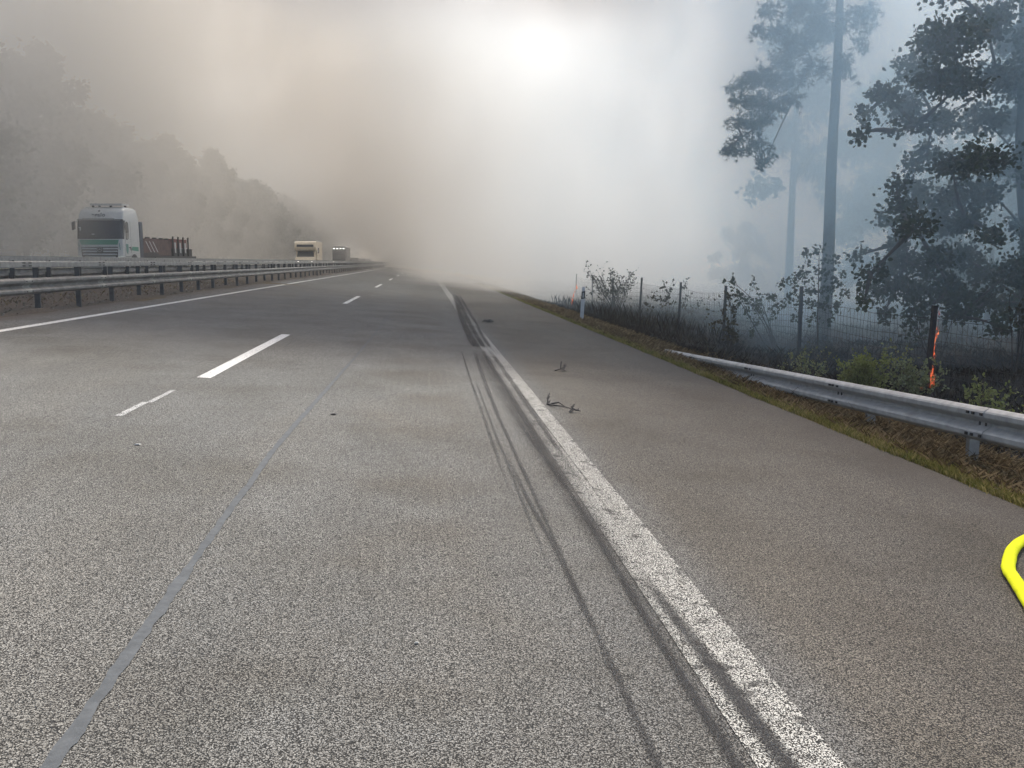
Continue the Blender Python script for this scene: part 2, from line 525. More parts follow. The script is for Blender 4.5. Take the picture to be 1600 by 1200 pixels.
def mat_smoke(name, which, step):
    """smoke scatters blue more than red, so it looks bluish from the side and browns what shines through it"""
    m = bpy.data.materials.new(name); t = NT(m); co = t.coord()
    x, y, z = t.xyz(co)
    if which == 'bank':
        n1 = t.noise(t.scale(co, (1, .75, .95)), .052, 5, .60, .9)
        n2 = t.noise(co, .019, 2, .5)
        nn = t.m('MULTIPLY', t.m('SUBTRACT', n1, .5), 36.0)
        billow = t.smooth(n1, .38, .60, .08, 1.0)
        soft = t.smooth(n1, .34, .62, .45, 1.0)
        n3 = t.noise(t.scale(co, (1.1, .8, 1)), .135, 3, .55, .6)
        billow = t.m('MAXIMUM', t.m('MULTIPLY', billow, t.smooth(n3, .38, .60, .25, 1.35)), .20)
        u = t.m('ADD', t.m('ADD', x, t.m('MULTIPLY', t.m('SUBTRACT', y, 50), .09)), t.m('ADD', t.m('MULTIPLY', nn, 1.2), t.m('MULTIPLY', z, 1.0)))
        a = t.smooth(u, -2, 14)
        front = t.smooth(t.m('ADD', y, t.m('ADD', t.m('MULTIPLY', nn, 1.0), t.m('MULTIPLY', t.smooth(x, -2, 12), 10))), 48, 60)
        bank = t.m('MULTIPLY', t.m('MULTIPLY', a, front), t.m('MULTIPLY', billow, .085))
        topz = t.smooth(x, 0, 14, 52, 36)
        top = t.smooth(t.m('SUBTRACT', t.m('ADD', z, nn), topz), 0, -26, .06, 1)
        bank = t.m('MULTIPLY', t.m('MULTIPLY', bank, top), t.smooth(x, 4, 22, 1, .68))
        # drifting sheet overhead
        zlo = t.smooth(y, 70, 150, 14, 2.5)
        lay = t.m('MULTIPLY', t.smooth(t.m('SUBTRACT', t.m('ADD', z, t.m('MULTIPLY', nn, .45)), zlo), 0, 12), t.smooth(t.m('ADD', y, t.m('MULTIPLY', nn, .5)), 44, 70))
        lay = t.m('MULTIPLY', t.m('MULTIPLY', lay, t.smooth(x, -2, 14, 1, .75)), t.m('MULTIPLY', soft, t.smooth(x, -30, -12, .006, .028)))
        # thin drift among the trees on the far side
        left = t.m('MULTIPLY', t.smooth(x, -15, -21), t.smooth(t.m('ADD', y, t.m('MULTIPLY', nn, .3)), 37, 48))
        left = t.m('MULTIPLY', left, t.m('MULTIPLY', t.smooth(y, 140, 85, .3, 1), t.smooth(t.m('ADD', z, t.m('MULTIPLY', nn, .3)), 40, 14, .6, 1)))
        left = t.m('MULTIPLY', left, t.m('MULTIPLY', soft, t.smooth(y, 90, 60, .10, .17)))
        # veil that closes the far end of the road
        far = t.m('MULTIPLY', t.smooth(y, 110, 190), t.m('MULTIPLY', t.smooth(x, -11, 1), t.m('MULTIPLY', soft, .05)))
        # thick smoke creeping along the ground from the verge
        low = t.m('MULTIPLY', t.m('MULTIPLY', t.smooth(z, 10, 2), t.smooth(t.m('ADD', y, t.m('ADD', t.m('MULTIPLY', nn, .5), t.smooth(x, 4, 14, 0, 9))), 43, 56)), t.m('MULTIPLY', t.smooth(t.m('ADD', x, t.m('MULTIPLY', t.m('SUBTRACT', y, 50), .05)), -2, 5), t.m('MULTIPLY', billow, .13)))
        far = t.m('ADD', far, low)
        d = t.m('ADD', t.m('ADD', bank, lay), t.m('ADD', left, far))
        warm = t.smooth(t.m('ADD', x, t.m('ADD', t.m('MULTIPLY', t.m('SUBTRACT', n2, .5), 40), t.m('ADD', t.m('MULTIPLY', y, -.02), t.m('MULTIPLY', z, .4)))), 16, -3)
        warm = t.m('MULTIPLY', warm, t.smooth(x, -30, -12, .45, 1))
        c = t.mix(warm, (.962, .974, .974), (.90, .855, .795))
        aniso = .32; ab = (0, 0, 0)
    elif which == 'near':
        n1 = t.noise(t.scale(co, (1, 1, .7)), .17, 4, .6, 1.1)
        n2 = t.noise(co, .06, 2, .5)
        side = t.smooth(t.m('ADD', x, t.m('ADD', t.m('MULTIPLY', t.m('SUBTRACT', n2, .5), 8), t.smooth(y, 26, 44, 0, 4))), 6.0, 14)
        d = t.m('MULTIPLY', side, t.m('MULTIPLY', t.smooth(t.m('ADD', n1, t.m('MULTIPLY', t.m('SUBTRACT', n2, .5), .6)), .37, .64, .09, 1.0), .225))
        d = t.m('MULTIPLY', d, t.smooth(t.m('ADD', y, t.m('MULTIPLY', z, .25)), 17.0, 21.0))
        d = t.m('MULTIPLY', t.m('MULTIPLY', d, t.smooth(z, 26, 12, .5, 1)), t.smooth(y, 29, 40, 1, .35))
        c = (.60, .83, 1.0); aniso = .45; ab = (.25, .25, .25)
    else:  # added slab above most of the view, shaped to shade the road
        n1 = t.noise(t.scale(co, (.8, 1.25, 1)), .105, 4, .58, .8)
        d = t.m('MULTIPLY', t.smooth(n1, .36, .58, .25, 1.0), .40)
        d = t.m('MULTIPLY', d, t.m('MULTIPLY', t.m('MULTIPLY', t.smooth(y, 24, 31), t.m('MULTIPLY', t.smooth(y, 54, 44), t.m('MULTIPLY', t.smooth(x, 18, 10), t.smooth(x, -14, -6)))), t.m('MULTIPLY', t.smooth(z, 12.5, 15), t.smooth(z, 24, 20))))
        c = (.72, .80, .86); aniso = .35; ab = (.6, .5, .4)
    p = t.n.new('ShaderNodeVolumePrincipled')
    t.put(p.inputs['Color'], c); t.put(p.inputs['Density'], d); p.inputs['Anisotropy'].default_value = aniso
    p.inputs['Absorption Color'].default_value = (*ab, 1)
    t.link(p.outputs[0], t.out.inputs['Volume'])
    m.cycles.volume_step_rate = step
    return m


M['smoke_bank'] = mat_smoke('drifting_smoke', 'bank', 1.4)
M['smoke_near'] = mat_smoke('blue_smoke', 'near', 1.5)
M['smoke_road_shade'] = mat_smoke('road_shading_smoke', 'over', 1.5)
s1 = MB().box((-120, 30, -1.8), (95, 250, 58)).build('smoke', M['smoke_bank'])
tag(s1, kind='stuff')
s3 = MB().box((3, 11, -1.6), (48, 46, 26)).build('smoke', M['smoke_near'])
tag(s3, kind='stuff')
s4 = MB().box((-14.5, 23, 12.2), (18.5, 55, 24.5)).build('smoke', M['smoke_road_shade'])  # extra smoke, mostly out of frame, placed to block sun from the road
tag(s4, kind='stuff')

# ================================================================== OBJECTS
M['zinc'] = mat_simple('galvanised_steel', (.33, .335, .33), .5, .15, .25, 9, .003, 120)
M['zinc_dull'] = mat_simple('dull_galvanised_steel', (.30, .30, .29), .55, .6, .25, 7, .003, 120)
M['post_steel'] = mat_simple('dark_weathered_steel', (.07, .072, .075), .65, .5, .3, 8)
M['rail_grime'] = mat_simple('grimy_steel', (.20, .20, .195), .55, .55, .35, 5, .002, 90)
M['bolt_dark'] = mat_simple('dark_bolt', (.03, .03, .03), .6, .4, .1)


# ---- crash barriers
def w_profile():
    """(outward, up) outline of a W beam, closed, 4 mm sheet"""
    p = [(.030, .155), (.040, .150), (.072, .128), (.083, .112), (.083, .074), (.070, .056), (.016, .022), (.004, .012), (.004, -.012), (.016, -.022), (.070, -.056), (.083, -.074), (.083, -.112), (.072, -.128), (.040, -.150), (.030, -.155)]
    q = [(a - .006, b) for a, b in reversed(p)]
    return p + q


def beam_mesh(name, x_face, side, path, mat):
    """path: list of (y, z_centre, dx); side=+1 faces +X, -1 faces -X"""
    pr = w_profile(); mb = MB(); rows = []
    for y, zc, dx in path:
        rows.append([(x_face + dx + side * u, y, zc + v) for u, v in pr])
    mb.sections(rows)
    return mb.mesh(name, mat)


def post_mesh(name, h, side, mat):
    """C-shaped rail post, open away from the rail"""
    mb = MB()
    w, d, t_ = .05, .10, .007
    mb.box((-w, -t_, 0), (w, 0, h)) if False else None
    pts = [(-.05, -.028), (.05, -.028), (.05, .028), (.035, .028), (.035, -.020), (-.035, -.020), (-.035, .028), (-.05, .028)]
    mb.prism([(side * a, b) for a, b in pts], 'z', -.25, h)
    return mb.mesh(name, mat)


SEC = 4.0
Y_FROM, Y_TO = -10.0, 262.0


def median_barrier(label, x_post, side, z_base):
    t_ = thing('crash_barrier', label, 'crash barrier', (x_post, 0, z_base), 0, 'crash barriers in the median')
    bm_ = beam_mesh('rail_beam', .075 * side, side, [(.0, .47, 0), (SEC, .47, 0)], M['rail_grime'])
    lap = beam_mesh('rail_lap', .079 * side, side, [(-.16, .47, 0), (.16, .47, 0)], M['zinc_dull'])
    top = MB(); xs0 = .055 * side if side > 0 else -.03 * side; a, b = sorted((xs0, xs0 + .07 * side))
    top.prism([(a, .82), (b, .82), (b + (.012 if side > 0 else 0), .835), (b + (.012 if side > 0 else 0), .930), (b, .945), (a, .945), (a - (.012 if side < 0 else 0), .930), (a - (.012 if side < 0 else 0), .835)], 'y', .004, SEC - .004)
    topm = top.mesh('top_rail', M['zinc_dull'])
    tb = MB()
    for dy in (-.17, -.10, .10, .17):
        for dz in (.85, .905):
            x = (xs0 + .082 * side); lo, hi = sorted((x, x + .012 * side))
            tb.box((lo, dy - .016, dz), (hi, dy + .016, dz + .02))
    for dy in (-.12, .12):
        for dz in (.375, .565):
            x = .155 * side; lo, hi = sorted((x, x + .016 * side))
            tb.box((lo, dy - .014, dz - .012), (hi, dy + .014, dz + .012))
    tbm = tb.mesh('splice_bolt', M['bolt_dark'])
    pm = post_mesh('post', .84, side, M['post_steel'])
    br = MB()
    lo, hi = sorted((.0, .075 * side))
    br.box((lo, -.035, .40), (hi, .035, .54))
    brm = br.mesh('bracket', M['post_steel'])
    n = int((Y_TO - Y_FROM) / SEC)
    for k in range(n):
        y = Y_FROM + k * SEC
        link('rail_beam', bm_, t_, (0, y, 0)); link('top_rail', topm, t_, (0, y, 0))
        if y < 120:
            link('rail_lap', lap, t_, (0, y, 0)); link('splice_bolt', tbm, t_, (0, y, 0))['kind'] = 'stuff'
    k = 0; y = Y_FROM + .95
    while y < Y_TO:
        p = link('post', pm, t_, (0, y, 0))
        if y < 100: link('bracket', brm, p, (0, 0, 0))
        y += 2.135
    return t_


median_barrier('long double-rail steel crash barrier beside the near carriageway, its posts in full view', -7.66, 1, prof(-7.66))
median_barrier('long steel crash barrier behind the first one, on the side of the lorry', -9.95, -1, prof(-9.95))

# right-hand barrier that slopes down into the grass
gr = thing('guardrail', 'low grey steel guardrail on the right verge, its far end sunk into the grass', 'guardrail', (0, 0, 0))
RX = 4.99
rail_top = lambda y: .185 - .55 * (y - 7.5) / 11.5 if y > 6.0 else .267
ysec = [2.2, 4.9, 7.5, 10.3, 13.2, 16.1, 19.0]
for i in range(len(ysec) - 1):
    y0, y1 = ysec[i], ysec[i + 1]
    dy_ = np.linspace(y0 - (.12 if i else 0), y1, 6)
    path = [(y, rail_top(y) - .155, .0 - (.004 if j == 0 else .0)) for j, y in enumerate(dy_)]
    if i == len(ysec) - 2:
        path = path[:-1] + [(18.8, rail_top(18.8) - .165, 0), (19.05, rail_top(19.05) - .19, .02)]
    o = link('rail_beam', beam_mesh('rail_beam', RX + .0045 * (i % 2), -1, path, M['zinc']), gr)
    if 0 < i:
        lb = MB()
        for yy in (y0 + .02, y0 + .10, y0 - .10):
            for v in (.098, -.098):
                zc = rail_top(yy) - .155 + v
                lb.box((RX - .100, yy - .016, zc - .012), (RX - .080, yy + .016, zc + .012))
        for yy in (y0 + .03, y0 - .06):
            zc = rail_top(yy) - .155
            lb.box((RX - .012, yy - .008, zc - .028), (RX - .002, yy + .016, zc + .028))
        lb.build('bolt', M['bolt_dark'], o)['kind'] = 'stuff'
for y in (3.75, 5.8, 7.8, 9.75, 11.75, 13.7):
    z0 = float(gz(RX + .13, y)); zt = rail_top(y) - .06
    mb = MB()
    pts = [(-.05, -.028), (.05, -.028), (.05, .028), (.038, .028), (.038, -.018), (-.038, -.018), (-.038, .028), (-.05, .028)]
    mb.prism([(RX + .11 + a, y + b) for a, b in pts], 'z', z0 - .3, zt)
    p = mb.build('post', M['zinc_dull'], gr)
    bl = MB(); bl.box((RX - .002, y - .03, zt - .14), (RX + .06, y + .03, zt - .05)); bl.build('spacer', M['zinc_dull'], p)

# ---- delineator post
M['white_plastic'] = mat_simple('white_plastic', (.48, .49, .49), .5, 0, .12, 6)
M['black_plastic'] = mat_simple('black_plastic', (.02, .02, .022), .5)
M['reflector'] = mat_simple('grey_reflector', (.45, .47, .47), .2, .3, .1)
dx_, dy0 = 5.02, 28.6
dp = thing('delineator_post', 'leaning white roadside delineator post with a black band and reflector', 'delineator', (dx_, dy0, float(gz(dx_, dy0)) + .0))
dp.rotation_euler = (0, R(3.2), R(6))
tri = lambda s: [(-.06 * s, -.045 * s), (.06 * s, -.045 * s), (.022 * s, .05 * s), (-.022 * s, .05 * s)]
a = MB(); a.sections([[(x, y, -.2) for x, y in tri(1)], [(x, y, .985) for x, y in tri(1)], [(x, y + .02, 1.06) for x, y in tri(.6)]])
a.build('body', M['white_plastic'], dp)
b = MB(); b.sections([[(x, y, .66 + (.03 if x > 0 else 0)) for x, y in tri(1.03)], [(x, y, .90 + (.03 if x > 0 else 0)) for x, y in tri(1.03)]]); b.build('black_band', M['black_plastic'], dp)
c = MB(); c.box((-.024, -.056, .71), (.024, -.0455, .87)); c.build('reflector', M['reflector'], dp)

# ---- wire fence
M['fence_post'] = mat_simple('charred_post', (.020, .021, .024), .85, 0, .5, 14, .01, 40)
M['wire'] = mat_simple('fence_wire', (.05, .05, .05), .7, .2, .2)
fp = [(9.35, 10.2), (9.3, 15.75), (9.25, 21.4), (9.3, 27.3), (9.3, 32.3), (9.35, 38.6), (9.3, 44), (9.3, 49.5), (9.3, 55)]
fz = [float(gz(x, y)) for x, y in fp]
fence = thing('wire_fence', 'wire mesh fence on dark posts along the burnt verge', 'fence', (0, 0, 0))
lean = [(.05, 0), (.07, .0), (.0, .02), (.06, .03), (.05, -.02), (.08, 0), (.0, .0), (.0, .0), (.03, 0)]
for i, (x, y) in enumerate(fp):
    w = .036 if i != 1 else .040
    h = 1.62 if i != 2 else 1.70
    mb = MB(); lx, ly = lean[i]
    rows = []
    for k in range(5):
        q = k / 4
        rows.append([(x + lx * q + sx * w * (1 + .06 * math.sin(k * 2.1 + i)), y + ly * q + sy * w, fz[i] - .25 + (h + .25) * q) for sx, sy in ((-1, -1), (1, -1), (1, 1), (-1, 1))])
    mb.sections(rows)
    o = mb.build('post', M['fence_post'], fence)
    if i == 1: o['label'] = 'burning black post with flames up one side'
rs = np.random.default_rng(5)
H_W = [.06, .20, .34, .48, .64, .80, .98, 1.17, 1.38]
for hz_ in H_W:
    mb = MB()
    path = []
    for i in range(len(fp) - 1):
        (x0, y0), (x1, y1) = fp[i], fp[i + 1]
        for k in range(8):
            q = k / 8
            sag = -.05 * math.sin(math.pi * q) * (hz_ / 1.4) * (1.6 if i < 1 else 1)
            path.append((x0 + (x1 - x0) * q + .06 + .02 * math.sin(k * 2.7 + i + hz_ * 7), y0 + (y1 - y0) * q, fz[i] + (fz[i + 1] - fz[i]) * q + hz_ + sag + rs.normal() * .012))
    mb.tube(path, .0042, 3, False)
    mb.build('wire', M['wire'], fence)
mb = MB()
for i in range(len(fp) - 1):
    (x0, y0), (x1, y1) = fp[i], fp[i + 1]
    L = math.hypot(x1 - x0, y1 - y0); n = int(L / (.15 if i < 5 else .3))
    for k in range(1, n):
        q = k / n; x = x0 + (x1 - x0) * q + .06; y = y0 + (y1 - y0) * q; z = fz[i] + (fz[i + 1] - fz[i]) * q
        sg = -.05 * math.sin(math.pi * q) * (1.6 if i < 1 else 1)
        j = rs.normal(size=(4, 2)) * .012
        mb.tube([(x + j[m_, 0], y + j[m_, 1], z + hh + sg * hh / 1.4) for m_, hh in enumerate((.03, .5, .95, 1.38))], .0036, 3, False)
o = mb.build('wire_mesh', M['wire'], fence); o['kind'] = 'stuff'

# ---- flames
def mat_flame():
    m = bpy.data.materials.new('flame'); t = NT(m); co = t.coord()
    x, y, z = t.xyz(co)
    n = t.noise(t.scale(co, (1, 1, .5)), 16, 3, .6, .8)
    c = t.ramp(n, [(.36, (.45, .05, .03)), (.52, (.9, .14, .05)), (.66, (1.0, .36, .14))])
    e = t.n.new('ShaderNodeEmission'); t.put(e.inputs[0], c); t.put(e.inputs[1], t.smooth(n, .3, .7, .3, .85))
    tr = t.n.new('ShaderNodeBsdfTransparent')
    mx = t.n.new('ShaderNodeMixShader')
    t.put(mx.inputs[0], t.smooth(n, .42, .58))
    t.link(tr.outputs[0], mx.inputs[1]); t.link(e.outputs[0], mx.inputs[2])
    t.link(mx.outputs[0], t.out.inputs['Surface'])
    return m


M['flame'] = mat_flame()


def flame(tongues, label, seed, group=None):
    """tongues: (x, y, z, height, width)"""
    rs = np.random.default_rng(seed); mb = MB()
    for x, y, z, h, w in tongues:
        ph = rs.uniform(0, 6); path = []; rad = []
        for k in range(9):
            q = k / 8
            path.append((x + .35 * w * math.sin(ph + q * 5) * q, y + .3 * w * math.cos(ph * 1.7 + q * 4) * q, z + h * q))
            rad.append(max(.002, w * .5 * (1 - q) ** .8 * (.45 + 1.6 * q ** .5 * (1 - q) + .15 * math.sin(k * 2 + ph))))
        mb.tube(path, rad, 7)
    o = mb.build('flame', M['flame'], smooth=True)
    return tag(o, label, 'flame', group)


px_, py_ = fp[1]
tg = []
rs = np.random.default_rng(9)
for k in range(13):
    zz = fz[1] + .58 + k * .072
    tg.append((px_ + .092 + .004 * k + rs.uniform(-.012, .02), py_ - .03 + rs.uniform(-.03, .03), zz, rs.uniform(.05, .17), rs.uniform(.015, .045)))
flame(tg, 'orange flames licking up the side of the black fence post', 1)
tg = [(px_ + dx, py_ - .07 + dy, fz[1] + dz, h, w) for dx, dy, dz, h, w in ((.07, 0, .12, .30, .09), (.10, .02, .22, .24, .07), (.03, -.03, .10, .16, .07), (-.13, -.02, .05, .13, .08), (-.17, 0, .04, .10, .06), (.06, .01, .34, .18, .05))]
flame(tg, 'small orange fire at the foot of the burning fence post', 2)
flame([(7.0 + .05 * k, 42.5 + .2 * math.sin(k), float(gz(7.0, 42.5)) + .12 + .20 * k, .26, .06) for k in range(5)], 'faint pink flame rising in the smoke beyond the delineator post', 3)

# ---- fire hose
M['hose'] = bpy.data.materials.new('yellow_hose'); t = NT(M['hose']); co = t.coord()
wv = t.noise(co, 130, 2, .6)
t.pbsdf(t.ramp(t.noise(co, 12, 3), [(.3, (.70, .74, .012)), (.7, (.80, .84, .02))]), .85, 0, t.bump(t.m('ADD', wv, t.m('MULTIPLY', t.noise(co, 9, 3), 3.0)), .004, .7), .1)
pts = [(6.2, 6.1), (5.2, 5.85), (4.5, 5.55), (4.05, 5.31), (3.672, 5.031), (3.442, 4.808), (3.257, 4.574), (3.150, 4.42), (3.085, 4.28), (3.019, 4.14), (2.939, 3.97), (2.816, 3.70), (2.74, 3.4), (2.72, 3.05), (2.78, 2.6), (3.0, 2.1), (3.4, 1.4), (3.9, .6), (4.3, -.4)]
P = []
for i in range(len(pts) - 1):
    p0, p1, p2, p3 = [np.array(pts[max(0, min(len(pts) - 1, i + d))]) for d in (-1, 0, 1, 2)]
    for k in range(6):
        u = k / 6
        P.append(.5 * (2 * p1 + (p2 - p0) * u + (2 * p0 - 5 * p1 + 4 * p2 - p3) * u * u + (3 * p1 - p0 - 3 * p2 + p3) * u ** 3))
mb = MB(); rows = []
HR = .0325
for i, p in enumerate(P):
    d = P[min(i + 1, len(P) - 1)] - P[max(i - 1, 0)]; d = d / np.linalg.norm(d); nrm = np.array([-d[1], d[0]])
    r = []
    for k in range(14):
        w = 2 * math.pi * k / 14
        q = p + nrm * HR * 1.12 * math.cos(w) * (1 + .03 * math.sin(i * 1.3))
        r.append((q[0], q[1], float(np.interp(p[0], PROF_X, PROF_Z)) + .004 + HR * .74 * (1 + math.sin(w))))
    rows.append(r)
mb.sections(rows)
tag(mb.build('fire_hose', M['hose'], smooth=True), 'bright yellow fire hose curving over the hard shoulder', 'hose')

M['pale_chip'] = mat_simple('pale_chip', (.36, .36, .34), .8)
# ---- charred twigs and bits on the road
M['char'] = mat_simple('charcoal', (.012, .011, .011), .8, 0, .4, 30)


def charred(name, x, y, paths, rad, label, leaf=()):
    mb = MB(); z = prof(x)
    for p in paths:
        n = len(p)
        mb.tube([(x + a, y + b, z + .012 + c) for a, b, c in p], [rad * (1 - .6 * i / max(1, n - 1)) for i in range(n)], 5)
    for a, b, c, s in leaf:
        mb.add([(x + a - s, y + b - s * .4, z + .006 + c), (x + a + s * .3, y + b - s, z + .012 + c), (x + a + s, y + b + s * .5, z + .03 + c + s * .5), (x + a - s * .2, y + b + s, z + .012 + c)], [(0, 1, 2, 3)])
    return tag(mb.build(name, M['char']), label, 'debris')


charred('charred_twig', 1.40, 9.30, [[(-.06, .42, .0), (-.03, .28, .01), (.06, .12, .02), (.14, .0, .01)], [(-.06, .42, .0), (-.05, .50, .06), (-.02, .56, .10)], [(-.03, .36, .01), (.05, .33, .03), (.10, .25, .0)], [(.14, 0, .01), (.10, -.1, .0)], [(.14, 0, .01), (.22, -.09, .0)], [(.14, .0, .01), (.17, .05, .05)]], .012, 'bent black charred twig with forked ends lying by the edge line',
        [(.15, .02, .03, .035), (.13, -.08, .0, .03), (.19, -.05, 0, .025), (-.05, .44, .01, .03), (-.045, .50, .05, .025)])
charred('charred_sprig', 2.0, 13.1, [[(-.09, -.02, .0), (0, .03, .02), (.05, .08, .03)], [(.0, .03, .02), (.02, .1, .12), (.03, .12, .13)], [(.02, 0, .01), (.07, -.09, .0)]], .010, 'small black charred sprig standing on the hard shoulder',
        [(.05, .03, .04, .045), (.02, -.03, .01, .05), (.06, .08, .06, .03)])
mb = MB(); zz = prof(1.66)
o = MB()
rr = []
for k in range(10):
    w = 2 * math.pi * k / 10
    rr.append((1.66 + .17 * math.cos(w) * (1 + .25 * math.sin(3 * w)), 23.8 + .20 * math.sin(w), zz + .006))
o.sections([rr, [(1.66 + (x - 1.66) * .6 + .02, 23.8 + (y - 23.8) * .6, zz + .05 + .01 * (k % 3)) for k, (x, y, _) in enumerate(rr)]])
tag(o.build('scrap', M['char']), 'flat black scrap lying on the hard shoulder near the skid marks', 'debris')
for (x, y, s, mt, lb) in ((-.86, 8.35, .028, 'char', 'tiny black fleck beside the grey bitumen seam'), (-2.1, 6.65, .022, 'pale_chip', 'tiny white chip on the left lane, before the nearest lane dash'), (-.05, 3.33, .009, 'pale_chip', 'tiny white chip on the lane between seam and edge line'), (.93, 22.6, .05, 'char', 'dark fragment lying among the rubber marks')):
    o = MB(); z = prof(x) + .006
    o.sections([[(x - s, y - s * .5, z), (x + s * .8, y - s * .7, z), (x + s * 1.1, y + s * .6, z), (x - s * .4, y + s * .8, z)], [(x - s * .6, y - s * .3, z + s * .3), (x + s * .6, y - s * .4, z + s * .35), (x + s * .8, y + s * .4, z + s * .25), (x - s * .3, y + s * .5, z + s * .3)]])
    tag(o.build('road_chip', M[mt]), lb, 'debris')

# ================================================================== VEHICLES
M['white_paint'] = mat_simple('white_paint', (.44, .445, .435), .35, 0, .08, 2)
M['cream_paint'] = mat_simple('cream_paint', (.72, .62, .47), .4, 0, .08, 2)
M['glass_dark'] = mat_simple('dark_glass', (.018, .022, .028), .12, 0, .1)
M['green_paint'] = mat_simple('green_paint', (.02, .20, .13), .4, 0, .1)
M['teal_paint'] = mat_simple('dark_teal_paint', (.03, .16, .14), .4, 0, .1)
M['grille_silver'] = mat_simple('silver_slat', (.42, .45, .47), .35, .3, .1)
M['black_trim'] = mat_simple('black_trim', (.02, .021, .023), .6)
M['tyre'] = mat_simple('tyre_rubber', (.018, .018, .018), .85)
M['rim'] = mat_simple('steel_rim', (.35, .35, .35), .4, .6)
M['slate_panel'] = mat_simple('slate_panel', (.035, .05, .075), .6)
M['rust_paint'] = mat_simple('rust_red_paint', (.085, .045, .038), .75, 0, .4, 3)
M['red_cloth'] = mat_simple('faded_red_cloth', (.20, .085, .07), .85, 0, .3, 4)
M['dark_steel'] = mat_simple('dark_chassis', (.045, .042, .042), .7, .2, .3, 3)
M['lamp'] = mat_emit('lit_headlamp', (1, .97, .9), 6.0)
M['car_white'] = mat_simple('white_car_paint', (.75, .75, .74), .25, 0, .05)
M['car_grey'] = mat_simple('silver_car_paint', (.40, .42, .44), .25, .3, .05)
M['dark_paint'] = mat_simple('dark_lorry_paint', (.03, .035, .045), .4)


def wheel(parent, x, y, r, w, side):
    mb = MB(); rows = []
    for xx, rr in ((-.5, .86), (-.38, 1), (.38, 1), (.5, .86)):
        rows.append([(x + xx * w, y + r * rr * math.cos(2 * math.pi * k / 20), r + r * rr * math.sin(2 * math.pi * k / 20)) for k in range(20)])
    mb.sections(rows)
    t_ = mb.build('wheel', M['tyre'], parent, smooth=False)
    mb = MB(); xo = x + side * w * .5
    rows = [[(xo + dx * side, y + rr * r * math.cos(2 * math.pi * k / 16), r + rr * r * math.sin(2 * math.pi * k / 16)) for k in range(16)] for dx, rr in ((-.02, .60), (.012, .58), (-.05, .42), (.02, .18))]
    mb.sections(rows)
    mb.build('rim', M['rim'], t_)


LX, LY = -17.48, 51.0
lorry = thing('lorry', 'white lorry with green stripe and dark windscreen coming the other way behind the barrier', 'lorry', (LX, LY, .72), R(-2.5))


def ring(hw, yf, yb, z, c=.16):
    return [(-hw, yb, z), (-hw, yf + c * 1.3, z), (-hw + c * .35, yf + c * .35, z), (-hw + c, yf, z), (hw - c, yf, z), (hw - c * .35, yf + c * .35, z), (hw, yf + c * 1.3, z), (hw, yb, z)]


CR = [(1.20, .06, .34), (1.245, .0, .55), (1.25, .0, 1.0), (1.25, .03, 1.60), (1.25, .05, 1.95), (1.245, .22, 2.95), (1.235, .30, 3.10), (1.21, .42, 3.38), (1.16, .60, 3.58), (1.06, .86, 3.70), (.98, 1.0, 3.73)]
mb = MB(); mb.sections([ring(hw, yf, 2.5 if z < 3.2 else 2.4, z) for hw, yf, z in CR])
cab = mb.build('cab', M['white_paint'], lorry, sharp=35)
# windscreen wraps the front between z 1.97 and 2.98
def front_y(z):
    return float(np.interp(z, [c[2] for c in CR], [c[1] for c in CR]))
mb = MB(); rows = []
for z in (1.98, 2.3, 2.65, 2.98):
    yf = front_y(z) - .012
    hw = 1.252
    rows.append([(-hw, yf + .24, z), (-hw + .05, yf + .055, z), (-hw + .17, yf, z), (hw - .17, yf, z), (hw - .05, yf + .055, z), (hw, yf + .24, z)])
mb.sections(rows, closed=False, cap=False)
ws = mb.build('windscreen', M['glass_dark'], lorry)
for a, b_, c_ in ((-.9, -.1, 2.03), (-.05, .8, 2.03)):
    mb = MB(); mb.tube([(a, front_y(2.0) - .03, 2.0), (b_, front_y(2.1) - .03, 2.10)], .012, 4); mb.build('wiper', M['black_trim'], ws)
mb = MB(); mb.box((-1.06, front_y(2.45) + .0 - .016, 2.16), (-1.0, front_y(2.45) - .013 + .02, 2.62)); mb.box((-1.12, front_y(2.45) - .016, 2.16), (-1.0, front_y(2.45) + .007, 2.22)); mb.box((-1.1, front_y(2.45) - .016, 2.58), (-1.0, front_y(2.45) + .007, 2.62))
mb.build('window_bracket', M['grille_silver'], ws)
mb = MB(); mb.box((-.42, front_y(2.22) - .017, 2.2), (-.28, front_y(2.22) + .004, 2.26)); mb.build('plate_card', M['white_plastic'], ws)
# sun visor strip
mb = MB(); mb.sections([[(x, front_y(3.0) - .06 - d, z) for x, z, d in ((-.92, 3.0, 0), (-.92, 3.09, .05), (.78, 3.09, .05), (.78, 3.0, 0))], [(x, front_y(3.0) + .06, z) for x, z, d in ((-.92, 3.03, 0), (-.92, 3.1, 0), (.78, 3.1, 0), (.78, 3.03, 0))]])
mb.build('sun_visor', M['white_paint'], lorry)
mb = MB(); mb.box((-1.2, front_y(3.02) - .014, 2.97), (1.2, front_y(3.02) + .05, 3.04)); mb.build('visor_gap', M['black_trim'], lorry)
